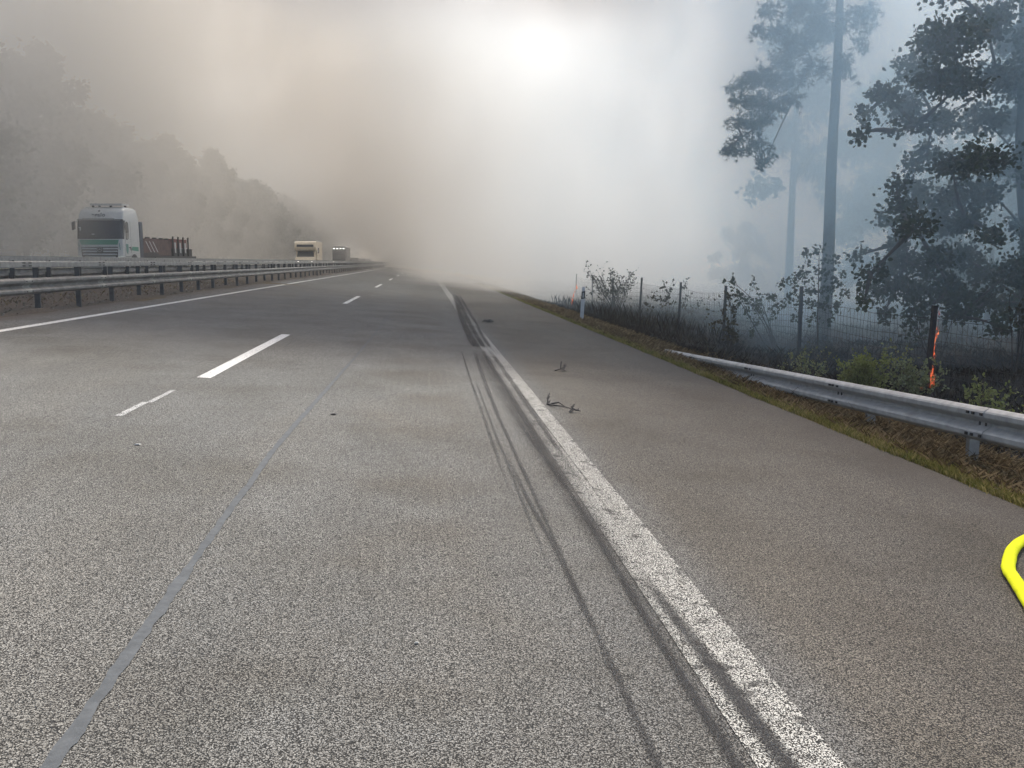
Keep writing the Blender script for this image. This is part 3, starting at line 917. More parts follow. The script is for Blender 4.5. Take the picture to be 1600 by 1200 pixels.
# green band, side corner panels, grille
mb = MB(); y = front_y(1.8) - .012
mb.sections([[(-1.08, y, 1.93), (1.02, y, 1.93), (.93, y, 1.67), (-.98, y, 1.67)], [(-1.08, y + .02, 1.93), (1.02, y + .02, 1.93), (.93, y + .02, 1.67), (-.98, y + .02, 1.67)]])
mb.build('green_band', M['green_paint'], lorry)
mb = MB(); y = -.008
mb.add([(1.02, .025 - .012, 1.60 + .20), (1.22, .16 + .0, 1.45), (1.06, y, 1.38)], [(0, 1, 2)])
mb.build('corner_panel', M['teal_paint'], lorry); mb = MB()
mb.add([(-1.10, .02, 1.80), (-1.06, y, 1.38), (-1.22, .15, 1.45)], [(0, 1, 2)])
mb.build('corner_panel', M['teal_paint'], lorry)
mb = MB(); mb.sections([[(-.95, -.006, .72), (.92, -.006, .72), (.96, .012, 1.62), (-1.0, .012, 1.62)], [(-.95, .05, .72), (.92, .05, .72), (.96, .05, 1.62), (-1.0, .05, 1.62)]])
gl = mb.build('grille', M['black_trim'], lorry)
for i, z in enumerate((.80, .97, 1.12, 1.28, 1.43, 1.56)):
    for sgn in (-1, 1):
        mb = MB(); x0 = .17 if 2 < i < 5 else .0; w = .86 + .02 * i - (.06 if i < 2 else 0)
        a, b_ = sorted((sgn * x0, sgn * w)); yy = -.035 if z < 1.2 else -.018
        mb.sections([[(x, yy - .012, z), (x, yy - .012, z + .055), (x, yy + .03, z + .075), (x, yy + .03, z - .015)] for x in (a, b_)])
        mb.build('slat', M['grille_silver'], gl)
mb = MB(); mb.sections([[(.15 * math.cos(2 * math.pi * k / 24), -.052 + d, 1.42 + .15 * math.sin(2 * math.pi * k / 24)) for k in range(24)] for d in (0, .05)]); em = mb.build('badge', M['black_trim'], lorry)
mb = MB()
mb.sections([[(r * math.cos(2 * math.pi * k / 24), -.064, 1.42 + r * math.sin(2 * math.pi * k / 24)) for k in range(24)] for r in (.118, .135)], cap=False)
for k in range(3):
    a = math.pi / 2 + k * 2 * math.pi / 3
    d = Vector((math.cos(a), 0, math.sin(a))); n = Vector((-d.z, 0, d.x)); c0 = Vector((0, -.064, 1.42))
    mb.add([c0 + n * .018 - d * .01, c0 - n * .018 - d * .01, c0 + d * .118, c0 + Vector((0, -.008, 0))], [(0, 1, 3), (1, 2, 3), (2, 0, 3)])
mb.build('three_point_star', M['grille_silver'], em)
# bumper and lights
mb = MB(); mb.sections([[(-1.22, -.02, .34), (-1.245, -.03, .70), (-1.0, -.06, .74), (1.0, -.06, .74), (1.245, -.03, .70), (1.22, -.02, .34)], [(-1.22, .12, .34), (-1.245, .12, .70), (-1.0, .12, .74), (1.0, .12, .74), (1.245, .12, .70), (1.22, .12, .34)]])
mb.build('bumper', M['white_paint'], lorry)
for sgn in (-1, 1):
    mb = MB(); a, b_ = sorted((sgn * .98, sgn * 1.20)); mb.box((a, -.034, .86), (b_, .02, .95)); mb.build('headlight', M['lamp'], lorry)
# doors and side glass (both sides)
for sgn in (-1, 1):
    x = sgn * 1.254
    rr = [(.42, 1.98), (.40, 2.6), (.44, 2.84), (.55, 2.92), (.72, 2.93), (.86, 2.86), (.90, 2.7), (.90, 2.2), (.84, 2.04), (.70, 1.96), (.52, 1.95)]
    mb = MB(); mb.prism([(y, z) for y, z in rr], 'x', x - .004, x + .004)
    sg = mb.build('side_window', M['glass_dark'], lorry)
    mb = MB(); mb.prism([(.46, 1.98), (.46, 2.3), (.86, 2.36), (.86, 2.06), (.78, 1.98)], 'x', x + sgn * .005, x + sgn * .009)
    mb.build('lower_pane', mat_simple('pale_glass', (.16, .16, .15), .2), sg)
    for (y0, z0, y1, z1) in ((.30, 1.05, .32, 1.98), (1.15, .95, 1.17, 3.0), (.30, 1.03, 1.17, 1.05)):
        mb = MB(); mb.box((min(x, x + sgn * .003), y0, z0), (max(x, x + sgn * .003), y1, z1)); mb.build('door_gap', M['black_trim'], lorry)
    mb = MB(); mb.box((min(x, x + sgn * .02), .86, 1.50), (max(x, x + sgn * .02), 1.08, 1.56)); mb.build('door_handle', M['black_trim'], lorry)
    mb = MB(); mb.prism([(.42, 1.32), (.42, 1.72), (.74, 1.72), (.74, 1.42), (.62, 1.15)], 'x', x - .002, x + sgn * .006); mb.build('vent_panel', M['teal_paint'], lorry)
    mb = MB(); mb.prism([(1.22, 1.38), (1.32, 1.58), (2.26, 1.58), (2.26, 1.34)], 'x', x - .002, x + sgn * .005); mb.build('green_side_band', M['green_paint'], lorry)
    mb = MB(); mb.prism([(1.02, 1.42 + .0), (1.12, 1.36), (1.18, 1.44), (1.14, 1.56), (1.04, 1.54)], 'x', x, x + sgn * .006); mb.build('fuel_cap', M['black_trim'], lorry)
    mb = MB(); mb.prism([(.25, 1.06), (2.2, 1.24), (2.2, 1.30), (.25, 1.12)], 'x', x - .002, x + sgn * .015); mb.build('side_trim', M['white_paint'], lorry)
    mb = MB()
    mb.sections([[(x + sgn * .012, 1.55 + r * math.cos(math.pi * k / 12), .52 + r * math.sin(math.pi * k / 12)) for k in range(13)] for r in (.60, .66)], closed=False, cap=False)
    mb.build('wheel_arch', M['black_trim'], lorry); mb = MB()
    mb.prism([(1.55 + .60 * math.cos(math.pi * k / 12), .52 + .60 * math.sin(math.pi * k / 12)) for k in range(13)], 'x', x + sgn * .001, x + sgn * .006)
    mb.build('wheel_well', M['black_trim'], lorry)
    wheel(lorry, sgn * 1.12, 1.55, .52, .3, sgn)
    # mirrors
    mb = MB(); xm = sgn * 1.33
    mb.prism([(xm - .07, 2.44), (xm + .06, 2.52), (xm + .07, 2.92), (xm - .07, 2.86)], 'y', -.04, .12)
    mr = mb.build('mirror', M['black_trim'], lorry) if sgn < 0 else None
    if mr:
        mb = MB(); mb.tube([(sgn * 1.2, .28, 2.95), (xm, .06, 2.86)], .03, 5); mb.build('mirror_arm', M['white_paint'], mr)
# roof deflector and light bar
mb = MB()
mb.sections([[(-.72, .82, 3.80), (-.72, .82, 3.91), (-.72, 1.9, 3.94), (-.72, 1.9, 3.86)], [(.98, .82, 3.80), (.98, .82, 3.91), (.98, 1.9, 3.94), (.98, 1.9, 3.86)]])
rb = mb.build('roof_spoiler', M['white_paint'], lorry)
mb = MB()
for x, y0, z0 in ((-.6, .9, 3.66), (.35, .9, 3.66), (-.6, 1.8, 3.70), (.8, 1.8, 3.70)):
    mb = MB(); mb.box((x - .05, y0, z0), (x + .05, y0 + .1, z0 + .155)); mb.build('spoiler_bracket', M['black_trim'], rb)
mb = MB(); mb.box((-.98, 1.0, 3.60), (.98, 2.2, 3.735)); mb.build('roof', M['white_paint'], lorry)
# lettering and leaf emblem on the roof front
cu = bpy.data.curves.new('lettering', 'FONT'); cu.body = 'egalo'; cu.size = .30; cu.align_x = 'CENTER'; cu.extrude = .004; cu.space_character = 1.15; cu.offset = .010
M['letter'] = mat_simple('grey_lettering', (.035, .05, .06), .6)
cu.materials.append(M['letter'])
tmp = link('lettering_curve', cu)
me = bpy.data.meshes.new_from_object(tmp.evaluated_get(bpy.context.evaluated_depsgraph_get()))
bpy.data.objects.remove(tmp)
tx = link('lettering', me, lorry, (-.12, front_y(3.27) - .035, 3.19)); tx.rotation_euler = (R(90 - 20), 0, 0)
mb = MB()
lf = [(0, 0), (.05, .03), (.055, .075), (.0, .13), (-.055, .075), (-.05, .03)]
yl = front_y(3.47)
mb.sections([[(-.12 + x, yl - .03 + .55 * (z) , 3.43 + z) for x, z in lf], [(-.12 + x, yl - .015 + .55 * z, 3.43 + z) for x, z in lf]])
mb.build('leaf_emblem', M['letter'], lorry)
# chassis, tower behind the cab, trailer
mb = MB(); mb.box((-.5, .6, .55), (.5, 13.6, .80)); mb.build('chassis', M['dark_steel'], lorry)
mb = MB(); mb.prism([(-1.24, 2.62), (1.24, 2.62), (1.24, 3.12), (-1.24, 3.12)], 'z', .75, 3.0); mb.build('air_intake_tower', M['slate_panel'], lorry)
for y in (3.9, 8.6, 9.9, 11.2):
    for sgn in (-1, 1): wheel(lorry, sgn * 1.08, y, .50, .32, sgn)
mb = MB(); mb.prism([(3.0, 1.0), (3.0, 1.25), (5.2, 1.32), (6.0, 1.12), (13.3, 1.12), (13.3, .9), (5.8, .9), (5.0, 1.05)], 'x', -1.24, 1.24); bed = mb.build('trailer_bed', M['dark_steel'], lorry)
mb = MB()
mb.prism([(3.3, 1.26), (3.4, 1.95), (4.0, 2.12), (8.2, 2.10), (8.3, 1.14), (5.9, 1.13), (5.1, 1.33)], 'x', -1.1, 1.16)
ld = mb.build('load_frame', M['rust_paint'], lorry)
for y0 in (3.7, 4.3, 4.9):
    mb = MB(); mb.add([(1.166, y0, 1.95), (1.166, y0 + .12, 1.95), (1.166, y0 + .95, 1.32), (1.166, y0 + .83, 1.32)], [(0, 1, 2, 3)]); mb.build('pale_stripe', M['white_plastic'], ld)
for y0 in (4.4, 5.6, 6.8, 7.8):
    mb = MB(); mb.box((.9, y0, 2.10), (1.1, y0 + .25, 2.2)); mb.build('lifting_lug', M['dark_steel'], ld)
for i, y in enumerate((8.7, 9.75, 10.8, 11.85)):
    mb = MB(); mb.tube([(1.16, y, .9), (1.16, y, 2.2), (1.19, y - .06, 2.34)], .055, 5); mb.build('stake', M['dark_steel'], lorry); mb = MB(); mb.tube([(-1.16, y, .9), (-1.16, y, 2.3)], .055, 5); mb.build('stake', M['dark_steel'], lorry)
    if i < 3:
        mb = MB(); mb.prism([(y + .08, 1.62), (y + .08, 2.2), (y + .97, 2.2), (y + .97, 1.66)], 'x', -1.05, 1.10); mb.build('red_load', M['red_cloth'], lorry)
        mb = MB(); mb.prism([(y + .45, 1.35), (y + .42, 1.98), (y + .72, 1.98), (y + .68, 1.30)], 'x', 1.101, 1.13); mb.build('white_gap', M['white_paint'], lorry)  # white slabs put in for the bright gaps between the stakes
    mb = MB(); mb.box((-1.1, y + .05, 1.125), (1.12, y + .95, 1.60)); mb.build('crate_load', M['dark_steel'], lorry)

# ---- motorhome
mh = thing('motorhome', 'cream motorhome with an overcab bed, far off beyond the barrier', 'motorhome', (-12.95, 100, .72))
mb = MB(); mb.prism([(2.0, .5), (2.0, 1.9), (.9, 2.05), (.75, 2.3), (.95, 2.85), (1.5, 2.98), (7.0, 2.98), (7.0, .5)], 'x', -1.15, 1.15); mb.build('body', M['cream_paint'], mh)
mb = MB(); mb.prism([(0, .45), (-.05, .95), (.15, 1.18), (.95, 1.3), (1.5, 2.0), (2.02, 2.0), (2.02, .45)], 'x', -1.0, 1.0); mb.build('hood', M['cream_paint'], mh)
mb = MB(); mb.add([(-.92, .88, 1.29), (.92, .88, 1.29), (.86, 1.35, 1.9), (-.86, 1.35, 1.9)], [(0, 1, 2, 3)]); mb.build('windscreen', M['glass_dark'], mh)
mb = MB(); mb.box((-.9, .74, 2.36), (.9, .90, 2.62)); mb.build('overcab_window', M['glass_dark'], mh)
for sgn in (-1, 1):
    mb = MB(); mb.box((min(sgn * .6, sgn * .92), -.07, .72), (max(sgn * .6, sgn * .92), .02, .9)); mb.build('headlight', M['lamp'], mh)
    wheel(mh, sgn * 1.0, .9, .34, .22, sgn); wheel(mh, sgn * 1.0, 5.2, .34, .22, sgn)
    mb = MB(); mb.box((min(sgn * 1.15, sgn * 1.156), 2.6, 1.7), (max(sgn * 1.15, sgn * 1.156), 4.0, 2.3)); mb.build('side_window', M['glass_dark'], mh)
mb = MB(); mb.box((-.85, -.06, .5), (.85, .0, .66)); mb.build('grille', M['black_trim'], mh)
mb = MB(); mb.box((.2, 2.3, 2.98), (1.05, 6.6, 3.06)); mb.build('roof_rack', M['white_plastic'], mh)

# ---- dark lorry
dl = thing('lorry', 'dark lorry with small lit lamps, farthest lorry in the smoke', 'lorry', (-16.3, 176, .72))
mb = MB(); mb.sections([ring(hw, yf, 2.2, z) for hw, yf, z in CR[:-1]]); mb.build('cab', M['dark_paint'], dl, sharp=35)
mb = MB(); mb.box((-1.15, -.02, 1.95), (1.15, .02, 2.7)); mb.build('windscreen', M['glass_dark'], dl)
mb = MB(); mb.box((-1.24, 2.6, 1.0), (1.24, 12, 3.5)); mb.build('box_body', M['dark_paint'], dl)
for x in (-.9, -.3, .3, .9):
    mb = MB(); mb.box((x - .1, .30, 3.2), (x + .1, .34, 3.32)); mb.build('roof_lamp', M['lamp'], dl)
for sgn in (-1, 1):
    mb = MB(); mb.box((min(sgn * .85, sgn * 1.15), -.03, .7), (max(sgn * .85, sgn * 1.15), .02, .86)); mb.build('headlight', M['lamp'], dl)
    for y in (1.5, 9.5, 10.8): wheel(dl, sgn * 1.1, y, .5, .3, sgn)


def car(label, x, y, paint):
    t_ = thing('car', label, 'car', (x, y, .72), 0, 'cars queuing behind the motorhome')
    mb = MB()
    mb.sections([[(sx * w, yy, zz) for sx, zz, w in ((-1, .3, .82), (-1, .62, .9), (-1, h, .86), (1, h, .86), (1, .62, .9), (1, .3, .82))] for yy, h in ((0, .66), (.15, .78), (1.2, .95), (3.6, .98), (4.2, .92), (4.3, .7))])
    mb.build('body', paint, t_, sharp=40)
    mb = MB(); mb.sections([[(-.80, 1.05, .93), (.80, 1.05, .93), (.84, 3.9, .95), (-.84, 3.9, .95)], [(-.60, 1.85, 1.44), (.60, 1.85, 1.44), (.62, 3.2, 1.44), (-.62, 3.2, 1.44)]]); mb.build('cabin_glass', M['glass_dark'], t_)
    mb = MB(); mb.box((-.6, 1.85, 1.43), (.6, 3.2, 1.475)); mb.build('roof', paint, t_)
    for sgn in (-1, 1):
        mb = MB(); mb.box((min(sgn * .52, sgn * .84), -.015, .62), (max(sgn * .52, sgn * .84), .1, .76)); mb.build('headlight', M['lamp'], t_)
        wheel(t_, sgn * .8, .85, .32, .2, sgn); wheel(t_, sgn * .8, 3.45, .32, .2, sgn)


car('white car in the far queue, nearest car behind the motorhome', -12.3, 160, M['car_white'])
car('white car in the far queue, middle one of three', -12.85, 188, M['car_white'])
car('silver car at the far end of the queue', -13.15, 212, M['car_grey'])

# ================================================================== VEGETATION
def mat_leaf(name, c0, c1, trans=.35, sc=1.2):
    m = bpy.data.materials.new(name); t = NT(m); co = t.coord()
    geo = t.n.new('ShaderNodeNewGeometry')
    n = t.noise(co, sc, 3, .6)
    c = t.mix(n, c0, c1)
    c = t.mix(1.0, c, t.ramp(geo.outputs['Random Per Island'], [(0, .65), (1, 1.3)]), 'MULTIPLY')
    d = t.n.new('ShaderNodeBsdfPrincipled'); t.put(d.inputs['Base Color'], c); d.inputs['Roughness'].default_value = .6
    d.inputs['Specular IOR Level'].default_value = .25
    tl = t.n.new('ShaderNodeBsdfTranslucent'); t.put(tl.inputs[0], t.mix(1.0, c, (1.1, 1.2, .6), 'MULTIPLY'))
    mx = t.n.new('ShaderNodeMixShader'); mx.inputs[0].default_value = trans
    t.link(d.outputs[0], mx.inputs[1]); t.link(tl.outputs[0], mx.inputs[2]); t.link(mx.outputs[0], t.out.inputs['Surface'])
    return m


M['leaf_oak'] = mat_leaf('oak_leaf', (.020, .032, .012), (.042, .058, .02), .2)
M['needle'] = mat_leaf('pine_needle', (.022, .040, .022), (.045, .065, .035), .15)
M['leaf_far'] = mat_leaf('far_leaf', (.025, .045, .018), (.055, .085, .032), .2, .4)
M['leaf_scorched'] = mat_leaf('scorched_leaf', (.028, .026, .016), (.07, .06, .03), .2)
M['leaf_weed'] = mat_leaf('weed_leaf', (.15, .17, .06), (.30, .31, .13), .3)
M['leaf_grey'] = mat_leaf('greygreen_leaf', (.16, .175, .10), (.32, .33, .21), .3)
M['bark'] = mat_simple('bark', (.06, .05, .042), .9, 0, .4, 6, .02, 14)
M['bark_pine'] = mat_simple('pine_bark', (.085, .062, .048), .9, 0, .4, 5, .03, 9)
M['twig'] = mat_simple('burnt_twig', (.022, .020, .018), .9, 0, .3, 12)
M['stem'] = mat_simple('dry_stem', (.12, .095, .055), .9, 0, .3, 12)

LOBE = np.array([(0, 0), (.16, .20), (.30, .24), (.26, .42), (.40, .58), (.26, .74), (.14, .92), (0, 1.0), (-.14, .92), (-.26, .74), (-.40, .58), (-.26, .42), (-.30, .24), (-.16, .20)])
LEAF4 = np.array([(0, 0), (.32, .45), (0, 1), (-.32, .45)])
LEAF6 = np.array([(0, 0), (.30, .28), (.26, .7), (0, 1), (-.26, .7), (-.30, .28)])
NEED = np.array([(-.085, 0), (.085, 0), (0, 1)])


def leaves(rs, pos, size, shape, up=.35, dirs=None, name='crown', mat=None, raw=False):
    """one polygon per leaf at pos (N,3); random orientation biased by dirs"""
    n = len(pos); pos = np.asarray(pos)
    d = rs.normal(size=(n, 3))
    if dirs is not None: d = d * .55 + dirs
    d[:, 2] -= up * .3
    d /= np.linalg.norm(d, axis=1, keepdims=True)
    r = rs.normal(size=(n, 3)); s = np.cross(d, r); s /= np.linalg.norm(s, axis=1, keepdims=True) + 1e-9
    nn = np.cross(d, s)
    sz = size * rs.uniform(.65, 1.25, size=n)
    k = len(shape)
    v = pos[:, None, :] + (shape[None, :, 0, None] * s[:, None, :] + shape[None, :, 1, None] * d[:, None, :] + (np.abs(shape[None, :, 0, None]) * .35) * nn[:, None, :]) * sz[:, None, None]
    f = np.arange(n * k).reshape(n, k)
    if raw: return v.reshape(-1, 3), f
    return np_mesh(name, v.reshape(-1, 3), f, mat)


def bend(p0, p1, rs, sag=.1, n=5):
    p0 = np.array(p0, float); p1 = np.array(p1, float); L = np.linalg.norm(p1 - p0)
    mid = (p0 + p1) / 2 + rs.normal(size=3) * L * .08 + np.array([0, 0, sag * L])
    out = []
    for i in range(n):
        u = i / (n - 1)
        out.append((1 - u) ** 2 * p0 + 2 * u * (1 - u) * mid + u * u * p1)
    return out


def cluster_tree(root, trunk_path, trunk_rad, clusters, rs, leaf_mat, bark, leaf_shape, leaf_size, per, tips_per, tip_r, sag=.12, limb_r=.05, needle=0, flat=1.0, trunk_n=12, rise=.35, chain=.75):
    """trunk, limbs to every leaf cluster, twigs inside the cluster, leaves round the twig ends"""
    root_p = np.array(root.location)
    mb = MB(); mb.tube([np.array(p) - root_p for p in trunk_path], trunk_rad, trunk_n)
    tr = mb.build('trunk', bark, root, smooth=True)
    tp = np.array(trunk_path, float)
    lim = MB(); tw = MB(); P = []; D = []
    order = sorted(clusters, key=lambda c: float(np.min(np.hypot(tp[:, 0] - c[0], tp[:, 1] - c[1]))) + .15 * c[3])
    placed = []
    for cx, cy, cz, r in order:
        c = np.array((cx, cy, cz))
        hd = np.hypot(*(tp[:, :2] - c[:2]).T)
        i = int(np.argmin(np.abs(tp[:, 2] - (cz - rise * hd)))); a = tp[i]
        dt = np.linalg.norm(c - a)
        if placed:
            pd = [np.linalg.norm(c - q) for q in placed]
            j = int(np.argmin(pd))
            if pd[j] < chain * dt: a = placed[j]
        placed.append(c)
        pa = bend(a, c, rs, sag, 6)
        L = np.linalg.norm(c - a)
        r0 = limb_r * min(1, .30 + dt * .16)
        lim.tube([p - root_p for p in pa], [r0 * (1 - .8 * k / 5) for k in range(6)], 5, False)
        nt = max(3, int(tips_per * (r / .5) ** 2))
        for _ in range(nt):
            q = rs.normal(size=3); q /= np.linalg.norm(q); q *= r * rs.uniform(.25, 1.0) ** .6; q[2] *= flat
            e = c + q
            b_ = bend(pa[int(rs.integers(3, 6))] if rs.random() < .5 else c, e, rs, .1, 4)
            tw.tube([p - root_p for p in b_], [r0 * .22, r0 * .16, r0 * .1, .003], 3, False)
            m_ = max(4, int(per * rs.uniform(.5, 1.5)))
            u = rs.random(m_) ** .7
            base = np.array(b_)[1] * (1 - u[:, None]) + e * u[:, None]
            P.append(base + rs.normal(size=(m_, 3)) * tip_r - root_p)
            D.append(np.tile(q / (np.linalg.norm(q) + 1e-9), (m_, 1)))
    lim.build('limbs', bark, root, smooth=True)['kind'] = 'stuff'
    tw.build('twigs', bark, root)['kind'] = 'stuff'
    P = np.concatenate(P); D = np.concatenate(D)
    if needle:
        P = np.repeat(P, needle, axis=0); D = np.repeat(D, needle, axis=0)
        me = leaves(rs, P, leaf_size, leaf_shape, .0, D * .5, 'crown', leaf_mat)
    else:
        me = leaves(rs, P, leaf_size, leaf_shape, .3, D * .35, 'crown', leaf_mat)
    cr = link('crown', me, root)
    return root


OAK = [(11.54,19.34,6.3,0.97),(12.71,19.95,6.88,0.85),(14.95,22.21,7.05,0.95),(11.72,21.33,6.11,0.61),(11.18,19.38,5.49,0.62),(10.81,20.73,5.32,0.52),(10.38,20.92,4.86,0.33),(9.69,19.64,4.25,0.18),(11.87,21.94,5.32,0.63),(11.83,19.45,5.38,0.76),(13.44,20.56,5.77,0.73),(14.43,21.07,5.74,0.9),(11.55,20.72,4.67,0.44),(12.47,21.35,4.85,0.61),(13.91,21.95,5.04,0.78),(15.54,22.83,5.04,0.73),(10.7,20.14,4.43,0.26),(12.02,21.59,3.81,0.39),(12.53,21.78,4.07,0.47),(12.23,20.17,3.74,0.65),(12.26,19.01,3.68,0.75),(15.68,22.89,3.98,0.82),(10.88,20.19,3.22,0.32),(11.1,20.26,2.71,0.46),(12.86,22.57,3.27,0.64),(13.0,21.34,3.02,0.69),(13.53,20.89,3.15,0.67),(11.7,22.09,2.51,0.35),(10.8,19.12,2.23,0.52),(13.0,21.83,2.42,0.65),(12.85,20.5,2.44,0.59),(12.85,19.36,2.03,0.44),(15.02,21.64,2.42,0.39),(12.19,22.73,1.37,0.49),(10.19,19.83,1.24,0.4),(12.04,21.52,1.46,0.61),(11.93,20.19,1.53,0.61),(13.66,21.97,1.62,0.66),(14.42,21.89,1.21,0.63),(13.72,19.87,1.31,0.64),(11.1,22.32,1.62,0.22),(11.31,21.63,0.74,0.39),(11.86,21.73,0.82,0.5),(12.86,22.28,0.72,0.64),(12.77,20.71,0.84,0.67),(14.48,22.03,0.47,0.71),(15.7,22.51,0.44,0.64),(9.86,19.41,0.6,0.25),(11.92,22.4,0.13,0.32),(11.75,20.58,0.24,0.37),(13.11,20.92,0.13,0.45),(13.23,19.59,-0.01,0.42),(12.0,21.79,1.94,0.44),(14.36,20.17,6.56,1.15),(16.14,22.48,5.56,1.28),(14.56,20.1,3.68,1.01),(15.52,21.25,2.25,0.91),(15.32,20.6,0.99,0.88),(13.83,21.45,8.32,1.07),(13.95,19.79,8.1,1.27),(11.55,19.72,7.47,0.63)]
PINE = [(11.84,28.69,9.28,0.78),(10.9,28.71,9.36,0.51),(12.36,28.19,9.07,0.7),(13.25,29.18,8.85,0.63),(12.93,27.18,8.73,0.58),(11.36,28.98,8.66,0.62),(11.31,27.07,7.93,0.68),(11.73,29.3,7.95,0.63),(10.64,28.35,7.24,0.61),(10.01,28.3,7.03,0.36),(9.95,29.32,7.02,0.25),(11.35,28.8,7.15,0.62),(11.98,28.81,7.26,0.51),(9.38,26.75,6.17,0.42),(10.3,27.63,6.33,0.59),(10.6,26.84,6.11,0.48),(11.21,27.14,6.36,0.39),(9.46,27.2,5.68,0.35),(10.62,29.0,5.97,0.46),(10.36,26.95,5.75,0.39),(9.76,27.43,5.25,0.27),(9.35,27.98,4.91,0.18),(10.0,28.98,4.99,0.19),(10.55,29.3,5.1,0.25),(10.7,28.58,5.21,0.33),(10.5,27.2,4.65,0.23),(10.67,28.13,4.36,0.2),(13.42,28.58,7.44,0.24),(12.68,26.75,7.52,0.27),(13.12,28.5,7.22,0.2),(11.98,27.63,7.51,0.39),(13.79,28.25,8.25,0.36),(14.17,28.47,9.29,0.51),(12.3,28.47,8.66,0.51),(12.46,28.06,10.08,1.2),(11.07,28.15,10.07,1.01),(13.25,27.15,10.02,0.97),(10.25,27.99,8.59,0.36),(12.91,26.95,6.92,0.15)]
SHRUB = [(10.45,23.19,1.79,0.2),(10.16,23.23,1.63,0.2),(10.92,23.39,1.54,0.2),(10.01,23.13,1.2,0.23),(10.42,22.86,1.21,0.26),(11.04,23.22,1.12,0.23),(9.71,22.99,0.87,0.23),(10.32,23.37,0.77,0.3),(10.74,23.12,0.78,0.3),(11.19,23.12,0.69,0.2),(9.75,23.49,0.51,0.2),(10.05,23.13,0.36,0.26),(10.57,23.09,0.36,0.3),(11.02,23.09,0.3,0.2),(9.52,23.19,0.95,0.17),(10.33,22.92,-0.06,0.21),(10.92,23.23,0.0,0.18),(10.05,23.49,-0.01,0.17),(11.2,23.24,0.95,0.17),(9.34,23.37,0.61,0.2),(9.51,23.51,0.25,0.17)]

rs = np.random.default_rng(11)
oak = thing('oak_tree', 'dark lobed-leaved oak towering over the fence, in blue smoke', 'tree', (15.4, 21.6, -1.0))
cluster_tree(oak, [(15.4, 21.6, -1.2), (15.35, 21.6, .4), (15.1, 21.5, 2.2), (14.7, 21.4, 4.0), (14.5, 21.2, 6.0), (14.1, 21.0, 8.5), (13.9, 21.0, 9.6)], [.24, .19, .16, .13, .10, .06, .03], [(x, y, z, r * .9) for x, y, z, r in OAK], rs, M['leaf_oak'], M['bark'], LOBE, .118, 24, 17, .10, .04, .07, flat=.62, rise=.3)

rs = np.random.default_rng(12)
pine = thing('pine_tree', 'tall pine with a bare straight trunk and hanging left branches', 'tree', (12.92, 28, -1.0))
PH = [(12.92 + .02 * math.sin(z), 28.0, z) for z in np.linspace(-1.2, 13.5, 16)]
cluster_tree(pine, PH, [.215 - .009 * i for i in range(16)], [(x, y, z, r * .95) for x, y, z, r in PINE] + [((a[0] + b[0]) / 2, (a[1] + b[1]) / 2, (a[2] + b[2]) / 2, .28) for a, b in zip(PINE[3:], PINE[4:]) if abs(a[0] - b[0]) + abs(a[2] - b[2]) < 1.6] + [(12.9, 28, 11.5, 1.3), (12.0, 27.6, 11.2, .9), (13.8, 28.3, 11.3, .9), (12.9, 28, 12.8, 1.0), (12.9, 28.0, 13.8, .6)], rs, M['needle'], M['bark_pine'], NEED, .14, 6, 26, .07, .06, .05, needle=8, flat=.8, rise=-.05, chain=1.6)

# faint pines and leafy trees behind, deep in the smoke
def make_pine(seed, h, r, crown_from, n):
    rs = np.random.default_rng(seed)
    root = thing('pine_tree', 'x', 'tree', (0, 0, 0))
    cl = []
    for k in range(n):
        q = rs.uniform(crown_from, 1) ; a = rs.uniform(0, 6.28); rr = r * (1.15 - q) / (1.15 - crown_from) * rs.uniform(.4, 1)
        cl.append((rr * math.cos(a), rr * math.sin(a), h * q, rs.uniform(.45, .8)))
    cl.append((0, 0, h, .4))
    cluster_tree(root, [(0, 0, z) for z in np.linspace(-.4, h, 12)], [.19 - .013 * i for i in range(12)], cl, rs, M['needle'], M['bark_pine'], LEAF4, .30, 7, 11, .14, .05, .04, trunk_n=8)
    return root


def make_broadleaf(seed, h, r, n, base=.15):
    rs = np.random.default_rng(seed)
    root = thing('broadleaf_tree', 'x', 'tree', (0, 0, 0))
    cl = []
    for k in range(n):
        q = rs.uniform(base, 1); a = rs.uniform(0, 6.28)
        env = math.sin(math.pi * min(1, .18 + .80 * (q - base) / (1 - base))) ** .7
        rr = r * env * rs.uniform(.25, 1) ** .5
        cl.append((rr * math.cos(a), rr * math.sin(a), h * q * .95, rs.uniform(.6, 1.1)))
    cluster_tree(root, [(0, 0, z) for z in np.linspace(-.4, h * .85, 8)], [.2, .18, .16, .14, .11, .08, .05, .03], cl, rs, M['leaf_far'], M['bark'], LEAF4, .36, 8, 9, .20, .08, .06, trunk_n=8)
    return root


protos = [make_broadleaf(31, 12.0, 3.6, 46), make_broadleaf(32, 13.2, 3.2, 46), make_broadleaf(33, 10.5, 4.0, 46), make_pine(34, 15.5, 2.6, .30, 40), make_pine(35, 14.0, 2.3, .35, 36)]
used = set()


def plant(i, x, y, s, rz, label, group):
    o = protos[i] if i not in used else copy_tree(protos[i])
    used.add(i)
    o.location = (x, y, float(gz(x, y)) - .05); o.scale = (s, s, s); o.rotation_euler = (0, 0, rz)
    o['label'] = label
    if group: o['group'] = group
    elif 'group' in o: del o['group']
    return o


rs = np.random.default_rng(40)
FAR_L = ['grey-green leafy tree in the hazy second row of the far wood', 'tall narrow pine in the hazy second row of the far wood']


def zone(y, i):
    kind = 'tall pine' if i > 2 else 'leafy tree'
    if y < 56: return 'pale hazy ' + kind + ' at the left picture edge, before the lorry'
    if y < 85: return 'smoke-veiled ' + kind + ' right behind the lorry and its load'
    if y < 150: return 'grey hazy ' + kind + ' between the lorry and the motorhome'
    return 'small dark ' + kind + ' in the far end of the row, beyond the motorhome'

